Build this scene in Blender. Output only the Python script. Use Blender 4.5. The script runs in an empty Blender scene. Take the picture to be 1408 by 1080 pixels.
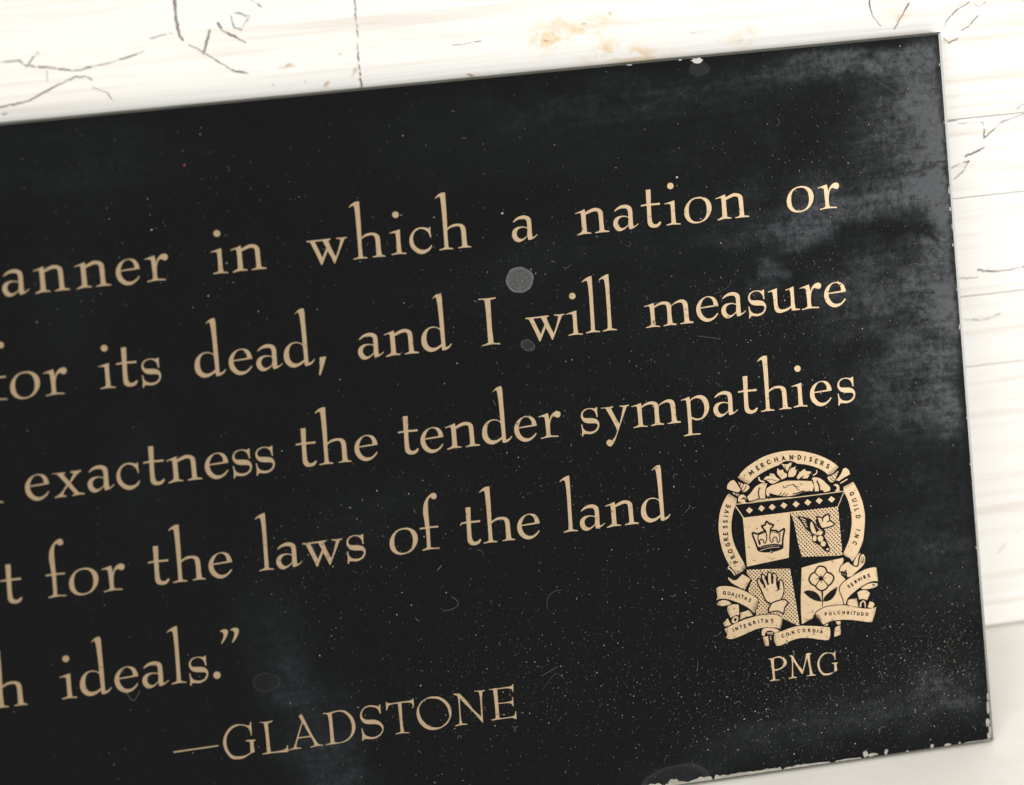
import bpy, math, random, re
from mathutils import Vector, Matrix, noise
from mathutils.geometry import tessellate_polygon
S = bpy.context.scene
COL = S.collection
random.seed(7)
MM = 0.001
# ---------------------------------------------------------------- camera
BETA = math.radians(18.5)                 # how far the plaque leans back
XP = Vector((1, 0, 0)); YP = Vector((0, math.sin(BETA), math.cos(BETA))); ZP = Vector((0, -math.cos(BETA), math.sin(BETA)))
RP = Matrix((XP, YP, ZP)).transposed()
THICK = 3.0 * MM
BASE = ZP * THICK
YB = -86.7; PW_L = -175.0; PW_R = 100.44; PH = 152.1      # plaque in mm: left, right, height
MC = Matrix(((0.95585766, -0.08566662, 0.28106471), (0.11204279, 0.99054792, -0.07912791), (-0.27162944, 0.1071263, 0.95642114)))
CC = Vector((-244.4665, 96.4137, 860.779))
cam = bpy.data.cameras.new('camera'); co = bpy.data.objects.new('camera', cam); COL.objects.link(co)
rot = (RP @ MC.transposed()).to_4x4()
loc = BASE + RP @ (Vector((CC.x, CC.y - YB, CC.z)) * MM)
co.matrix_world = Matrix.Translation(loc) @ rot
cam.sensor_width = 36; cam.lens = 6000 / 1408 * 36; cam.clip_start = .05; cam.clip_end = 50
fp = BASE + RP @ (Vector((42, -10 - YB, 0)) * MM)
cam.dof.use_dof = True; cam.dof.aperture_fstop = 13.0
cam.dof.focus_distance = (fp - loc).dot(rot.to_3x3() @ Vector((0, 0, -1)))
S.camera = co
# ---------------------------------------------------------------- world and lamps (soft indoor daylight)
W = bpy.data.worlds.new('World'); S.world = W; W.use_nodes = True
bg = W.node_tree.nodes['Background']; bg.inputs[0].default_value = (1, .985, .94, 1); bg.inputs[1].default_value = 0.19
def area(name, pos, target, size, power, col):
    l = bpy.data.lights.new(name, 'AREA'); l.shape = 'RECTANGLE'; l.size = size[0]; l.size_y = size[1]; l.energy = power; l.color = col
    o = bpy.data.objects.new(name, l); COL.objects.link(o); o.location = pos
    o.rotation_euler = (Vector(target) - Vector(pos)).to_track_quat('-Z', 'Y').to_euler(); return o
area('softbox_light', (.72, -.72, .31), (0, 0, .07), (.36, .42), 8.0, (1, .985, .97))
area('wall_fill_light', (-.5, -.9, 1.05), (0, .03, .1), (.9, .9), 15, (1, .985, .97))  # added fill lamp from the left, evens out the wall brightness
S.view_settings.view_transform = 'Standard'; S.view_settings.look = 'None'; S.view_settings.exposure = 0; S.view_settings.gamma = 1
S.render.engine = 'CYCLES'; S.cycles.samples = 128; S.cycles.use_denoising = True

# ---------------------------------------------------------------- traced outlines, in 1/100 mm on the plaque
GLYPHS = {
 'a': ['42,417c 111,476 189,510 280,520 357,499 413,454 430,380 429,255 426,106 431,54c 485,72 531,105c 545,96c 491,52 424,17 353,0c 335,18 327,86c 267,36 194,-3 123,-14 56,14 9,86 0,164 30,237 100,286 190,298 269,290 339,266c 339,343 333,401 298,440 244,450 164,448 98,422 52,397c', '340,241c 268,271 192,269 132,238 101,180 107,113 146,60 198,42 259,62 323,105c'],
 'n': ['0,452c 103,479 216,516c 221,449c 305,488 398,517 478,514 546,486 592,430 600,344 598,191 603,42c 658,29 712,14c 706,-6c 565,0 404,-1c 401,15c 467,29 505,52c 506,182 505,315 499,411 462,447 392,450 299,422 226,397c 224,248 225,96 226,42c 276,30 319,16c 313,-1c 163,7 17,-13c 2,4c 75,35 122,64c 127,220 128,372 120,449c 60,446 5,436c'],
 'e': ['487,264c 483,309 459,388 409,451 341,481 261,489 169,467 84,415 27,339 0,256 3,169 35,80 99,10 176,-31 256,-40 339,-14 413,35 458,86 474,113c 451,121c 406,74 332,32 252,28 184,54 129,118 101,187 94,253c 291,257', '92,274c 114,339 154,411 208,459 279,470 337,439 378,377 387,292c 244,285'],
 'r': ['0,445c 104,473 212,500c 226,422 233,351c 274,436 341,497 413,515 473,490 482,435 454,390 412,381 363,405 323,412 280,378 249,305 232,192 230,77 240,28c 311,17 402,6c 396,-17c 248,-6 125,-9 22,-23c 14,-1c 96,13 146,43c 145,181 142,316 136,416c 71,438 9,434c'],
 'i': ['0,452c 116,479 232,503c 227,382 223,173 231,30c 276,20 329,11c 323,-12c 175,4 18,-3c 16,16c 77,27 132,46c 138,201 141,353 136,433c 73,445 13,441c', '240,802 235,782 223,764 207,752 186,744 165,743 144,748 125,760 111,776 103,795 101,816 106,836 118,853 134,866 155,873 176,875 197,869 216,858 230,842 238,823'],
 't': ['130,780c 235,780c 227,622 216,491c 319,484 415,486c 419,445c 316,446 216,449c 210,302 210,150 228,82 271,49 332,58 389,98c 409,76c 374,19 316,-13 245,-19 177,-2 131,44 117,112 121,273 127,452c 57,450 1,446c 0,478c 70,483 126,490c 129,632'],
 'o': ['318,519 447,503 551,435 599,339 598,234 551,125 456,30 322,-17 201,-20 95,19 22,103 0,200 15,303 78,410 185,491', '325,490 414,468 474,399 499,292 489,179 451,87 365,20 264,8 176,36 122,102 100,199 106,313 138,404 214,473'],
 'm': ['0,431c 111,451 219,478c 222,411c 322,461 424,485 522,470 575,430 591,381c 659,431 763,477 854,482 921,450 955,380 960,255 959,122 970,21c 1013,5 1058,-7c 1054,-30c 910,-26 760,-25c 761,-9c 822,-1 860,18c 863,170 858,304 846,392 809,424 749,427 667,405 598,371c 588,238 591,104 597,18c 638,4 685,-11c 679,-33c 540,-20 399,-31c 397,-12c 452,1 490,24c 497,172 498,305 491,386 454,420 389,425 307,411 224,373c 219,240 221,106 227,10c 271,-4 320,-15c 319,-34c 180,-19 20,-28c 11,-10c 83,7 129,36c 131,173 129,307 122,412c 69,424 14,414c'],
 's': ['360,500c 380,494c 373,399 375,293c 349,302c 343,354 318,414 262,464 182,481 109,456 65,413 54,356 81,311 156,294 256,283 345,249 390,186 394,109 356,27 281,-23 188,-42 99,-28 38,-29c 24,-72c 0,-69c 11,16 12,93 5,180c 27,177c 39,105 75,51 123,23 192,6 285,21 344,76 360,122 337,159 268,176 167,187 79,220 25,292 14,361 36,425 91,477 173,497 254,492 323,475c'],
 'u': ['0,444c 104,471 207,497c 199,331 196,178 209,90 250,47 321,39 403,55 487,89c 498,261 495,376 490,430c 456,434 394,429c 391,445c 489,469 577,496c 575,329 574,156 584,30c 634,19 684,10c 679,-9c 591,-9 500,-5c 495,59c 431,18 347,-11 244,-29 165,-7 125,51 113,148 110,302 103,422c 60,436 9,428c'],
 'd': ['301,1071c 372,1136 445,1165 495,1165c 508,1081 505,890 504,621 501,352 499,122 498,49c 570,69 625,116c 640,105c 588,44 525,3 443,-10c 419,16 417,78c 357,39 274,1 193,-10 105,16 31,92 0,192 10,306 59,406 145,476 247,502 336,487 414,443c 415,593 412,786 403,979 387,1080 359,1099 316,1069c', '413,411c 354,462 275,479 194,466 139,406 111,313 111,207 144,117 210,70 289,67 372,99 419,132c 417,266'],
 'l': ['0,1074c 71,1130 160,1169 227,1180c 225,1064 221,821 214,560 208,298 204,55c 249,36 314,18c 308,0c 162,14 14,2c 2,22c 70,39 119,63c 130,271 136,533 139,794 134,1001 117,1078 87,1097 19,1072c'],
 'h': ['0,1053c 66,1117 151,1156 232,1156c 228,993 226,801 219,571 211,427c 317,483 440,494 539,467 591,404 600,297 599,142 608,26c 653,11 687,-3c 682,-18c 540,-9 414,-10c 409,6c 460,13 497,34c 502,192 503,327 489,406 446,443 364,443 271,421 207,380c 204,226 205,72 217,22c 261,17 303,3c 299,-16c 154,-5 15,-13c 3,8c 75,19 121,43c 127,235 129,465 130,716 127,927 118,1063 84,1082 20,1055c'],
 'w': ['0,466c 241,464 501,468c 507,441c 451,432c 508,260 582,85c 655,244 714,427c 672,442 620,452c 620,469c 733,462 848,463c 850,446c 794,433c 741,329 669,185 554,-48c 535,-42c 484,92 422,222c 284,-51c 261,-45c 193,143 129,301 77,424c 43,439 0,443c', '170,434c 337,435c 403,286c 303,93c'],
 'c': ['442,486c 464,488c 459,391 464,278c 444,265c 433,319 401,388 338,445 253,468 174,448 111,389 79,299 87,196 133,107 215,48 301,33 380,53 442,103 467,119c 467,100c 426,30 354,-19 264,-47 169,-28 79,38 19,128 0,233 24,342 96,438 188,490 285,499 370,480 432,454c'],
 'f': ['289,1090c 247,1054 221,981 213,850 209,680 209,487c 301,479 393,479c 396,445c 299,447 211,452c 202,245 198,47c 280,33 381,24c 380,0c 220,12 24,2c 13,22c 76,37 121,62c 129,254 129,447c 65,447 3,447c 0,478c 68,479 123,482c 116,615 104,749 111,862 142,972 200,1069 274,1135 345,1165 398,1149 420,1099 402,1050 352,1037 309,1057'],
 'x': ['0,466c 129,463 268,460c 270,441c 223,434c 283,335 336,264c 392,349 436,418c 369,448c 370,466c 500,466 602,467c 591,449c 492,384 409,292 354,239c 430,123 512,21c 567,9 625,-7c 619,-25c 490,-22 364,-31c 364,-16c 421,2c 353,99 296,180c 234,110 190,41 177,6c 213,-2 253,-12c 248,-30c 137,-26 10,-33c 12,-15c 85,17 166,81 271,207c 206,298 107,429c 63,453 2,451c'],
 'y': ['0,474c 129,472 265,478c 267,457c 216,444c 290,269 374,88c 441,290 484,441c 416,455c 412,475c 507,469 616,472c 611,452c 564,444c 490,284 397,85 306,-115 234,-259 178,-329 136,-349 83,-322 60,-267 78,-222 129,-205 187,-231c 264,-148 319,-36c 241,160 157,342 103,447c 58,461 5,458c'],
 'p': ['0,440c 96,463 195,490c 198,413c 267,463 370,495 470,488 556,430 602,329 607,204 561,94 469,8 366,-22 277,-12 206,29c 197,-114 192,-290c 282,-296 376,-303c 370,-326c 200,-320 14,-327c 4,-310c 71,-295 113,-277c 122,-105 124,86 125,278 118,413c 74,431 7,427c', '207,393c 275,433 356,440 434,412 488,342 505,235 489,121 442,40 369,10 280,26 203,68c 203,231'],
 ',': ['46,136c 184,140c 117,-34 32,-226c 0,-217c 35,-44'],
 'q': ['3,959c 59,984 125,981 165,948 154,884 97,788 12,692c 0,707c 51,803 68,885 45,935 8,946c', '218,964c 277,986 344,985 388,947 377,874 324,777 243,690c 227,703c 272,793 292,885 267,935 222,948c'],
 '.': ['150,60 144,38 131,19 113,4 91,-3 68,-4 45,3 25,16 10,35 2,57 0,80 6,103 18,122 37,136 58,144 82,144 105,138 125,125 140,106 148,84'],
 'I': ['9,966c 189,956 381,960c 387,941c 313,924 264,920c 257,733 249,357 258,26c 323,15 397,9c 395,-18c 221,2 10,-13c 0,3c 85,20 143,48c 147,274 152,650 143,918c 81,940 13,943c'],
 '-': ['0,283c 938,287c 949,266c 907,261c 7,254c'],
 'G': ['591,669c 613,666c 607,563 603,393c 584,396c 573,482 533,563 461,611 358,630 242,603 129,514 69,390 64,240 108,102 196,18 317,-6 432,1 541,43c 550,193 547,265c 506,280 469,285c 465,304c 566,304 674,293c 668,275c 625,267c 621,183 627,88 627,40c 568,30 489,-7 389,-50 265,-57 144,-26 50,91 1,230 0,362 50,487 146,597 275,655 417,645 509,614 575,599c'],
 'L': ['5,642c 128,629 278,637c 272,619c 221,603 172,595c 171,421 173,194 177,-5c 316,-7 452,4 517,43 527,89c 546,86c 543,-46c 504,-50 276,-32 8,-33c 0,-15c 58,-8 101,0c 105,184 103,411 91,602c 51,626 9,626c'],
 'A': ['279,654c 340,693c 410,522 503,282 600,80 648,16c 689,5 736,-2c 735,-20c 610,-13 465,-27c 457,-9c 515,0 559,19c 526,118 491,193c 360,194 222,194c 192,116 167,19c 218,7 269,0c 267,-19c 149,-14 4,-21c 0,-5c 74,4 114,23c 161,120 212,246 286,426 334,523c 310,583', '346,508c 478,220c 353,218 232,221c'],
 'D': ['0,653c 105,639 231,655 347,660 461,637 551,568 628,453 658,307 631,177 554,74 441,4 323,-18 188,-19 5,-19c 2,-3c 65,4 109,24c 114,228 113,456 101,600c 55,625 2,634c', '183,617c 287,636 383,629 475,575 551,464 584,336 575,204 523,97 424,25 305,-3 191,13c 184,105 184,352'],
 'S': ['433,670c 452,668c 444,574 448,478c 425,481c 406,541 363,600 288,637 193,649 103,620 52,550 45,475 84,413 168,383 302,365 404,313 464,229 472,151 429,62 346,-3 237,-26 112,-9 39,-3c 23,-35c 0,-32c 16,99 8,224c 27,221c 48,133 99,59 192,18 289,14 380,50 438,118 440,175 397,238 313,274 179,292 85,322 24,393 3,481 31,572 105,648 205,678 310,664 386,639 428,637c'],
 'T': ['9,709c 25,692 48,671 154,659 310,665 465,661 553,669 585,695c 598,693c 594,535c 574,538c 556,598 500,624 404,637 336,638c 329,456 326,209 335,32c 386,16 444,8c 438,-10c 308,8 161,3c 153,19c 222,29 266,46c 269,217 266,446 259,637c 152,636 62,616 21,526c 0,529c'],
 'O': ['414,678 528,646 638,563 716,453 740,335 718,204 633,82 509,12 370,-13 235,5 115,85 29,211 0,358 29,487 114,600 227,661 316,682', '391,639 486,613 586,537 655,432 683,314 688,208 616,107 501,34 393,28 279,63 170,144 92,260 60,378 64,483 126,579 225,642 314,652'],
 'N': ['19,679c 91,675 159,666c 291,499 429,290 575,126c 586,326 587,517 570,654c 522,664 479,666c 478,681c 591,674 703,668c 698,652c 647,639c 621,455 614,207 605,-2c 590,4c 442,211 283,405 152,566c 144,385 142,156 157,39c 213,28 267,17c 266,1c 129,8 6,-4c 0,12c 52,25 98,37c 113,160 120,388 121,570c 97,630 26,663c'],
 'E': ['3,675c 101,672 151,684c 169,668c 357,672 475,676 518,712c 531,706c 519,551c 504,553c 489,607 413,640 295,646 177,648c 174,505 171,361c 289,355 408,359 478,378 484,444c 500,442c 496,247c 481,249c 462,303 385,333 268,339 173,342c 171,179 176,40c 300,37 418,40 499,58 526,141c 540,139c 537,-27c 512,-20 436,15 318,17 160,18 6,13c 0,33c 54,42 94,51c 98,208 96,439 89,646c 41,660 1,658c'],
 'P': ['4,480c 101,485 191,503 278,495 362,445 404,369 382,296 310,247 220,216 166,207 117,218c 115,121 119,27c 167,16 214,6c 213,-7c 113,3 16,-1c 0,18c 36,25 72,34c 68,194 60,347 49,458c 29,465 6,468c', '127,473c 206,479 276,462 328,413 337,353 305,289 240,247 160,236 116,247c 117,356'],
 'M': ['56,486c 106,488 139,467c 199,333 261,232 328,139c 387,300 430,446c 427,477c 477,487 547,478c 542,462c 509,444c 510,283 527,129 549,25c 580,16 611,3c 608,-11c 507,-3 410,-4c 407,10c 446,13 483,25c 477,170 462,307 449,401c 397,265 327,71c 300,66c 223,203 131,367c 115,217 111,29c 155,18 184,9c 183,-6c 100,0 7,-8c 0,8c 40,16 72,24c 91,170 102,337 97,447c 77,467 58,472c'],
}
LETTERS = '''a_-103.219_30.93_1 n_-96.775_30.93_1 n_-88.385_30.93_1 e_-80.08_30.93_1 r_-74.093_30.93_1 i_-60.476_30.93_1 n_-56.308_30.93_1 w_-40.455_30.93_1 h_-31.076_30.93_1 i_-23.085_30.93_1 c_-18.932_30.93_1 h_-12.863_30.93_1 a_2.908_30.93_1 n_16.747_30.93_1 a_24.837_30.93_1 t_31.129_30.93_1 i_36.175_30.93_1 o_40.441_30.93_1 n_47.502_30.93_1 o_63.137_30.93_1 r_70.189_30.93_1 f_-108.221_10.38_1 o_-103.597_10.38_1 r_-96.769_10.38_1 i_-85.625_10.38_1 t_-81.846_10.38_1 s_-76.876_10.38_1 d_-65.871_10.38_1 e_-58.783_10.38_1 a_-53.121_10.38_1 d_-47.315_10.38_1 ,_-40.37_10.38_1 a_-31.789_10.38_1 n_-26.088_10.38_1 d_-18.275_10.38_1 I_-5.59_10.38_1 w_4.18_10.38_1 i_12.969_10.38_1 l_16.905_10.38_1 l_20.57_10.38_1 m_29.947_10.38_1 e_41.336_10.38_1 a_46.798_10.38_1 s_52.762_10.38_1 u_57.356_10.38_1 r_64.46_10.38_1 e_69.817_10.38_1 l_-110.297_-10.095_1 e_-102.583_-10.095_1 x_-96.905_-10.095_1 a_-89.932_-10.095_1 c_-83.951_-10.095_1 t_-78.257_-10.095_1 n_-73.554_-10.095_1 e_-65.704_-10.095_1 s_-60.006_-10.095_1 s_-55.222_-10.095_1 t_-46.553_-10.095_1 h_-42.057_-10.095_1 e_-34.339_-10.095_1 t_-24.947_-10.095_1 e_-20.314_-10.095_1 n_-14.913_-10.095_1 d_-7.143_-10.095_1 e_-0.201_-10.095_1 r_5.146_-10.095_1 s_14.197_-10.095_1 y_18.786_-10.095_1 m_25.394_-10.095_1 p_36.3_-10.095_1 a_43.297_-10.095_1 t_48.992_-10.095_1 h_53.698_-10.095_1 i_60.871_-10.095_1 e_64.923_-10.095_1 s_71.033_-10.095_1 t_-109.416_-30.375_1 f_-100.229_-30.375_1 o_-95.652_-30.375_1 r_-88.908_-30.375_1 t_-79.239_-30.375_1 h_-74.549_-30.375_1 e_-66.862_-30.375_1 l_-56.542_-30.375_1 a_-52.806_-30.375_1 w_-47.132_-30.375_1 s_-37.977_-30.375_1 o_-28.794_-30.375_1 f_-22.17_-30.375_1 t_-13.383_-30.375_1 h_-8.92_-30.375_1 e_-1.382_-30.375_1 l_8.456_-30.375_1 a_12.172_-30.375_1 n_17.862_-30.375_1 d_25.624_-30.375_1 h_-113.239_-51.105_1 i_-99.51_-51.105_1 d_-95.43_-51.105_1 e_-88.324_-51.105_1 a_-82.679_-51.105_1 l_-76.826_-51.105_1 s_-73.006_-51.105_1 ._-68.029_-51.105_1 q_-65.81_-51.105_1 -_-77.76_-67.59_1 G_-67.262_-67.59_1 L_-59.424_-67.59_1 A_-53.921_-67.59_1 D_-46.042_-67.59_1 S_-38.32_-67.59_1 T_-32.685_-67.59_1 O_-26.307_-67.59_1 N_-18.396_-67.59_1 E_-10.472_-67.59_1 P_50.933_-67.284_1 M_55.127_-67.284_1 G_61.826_-67.284_0.68'''
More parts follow.
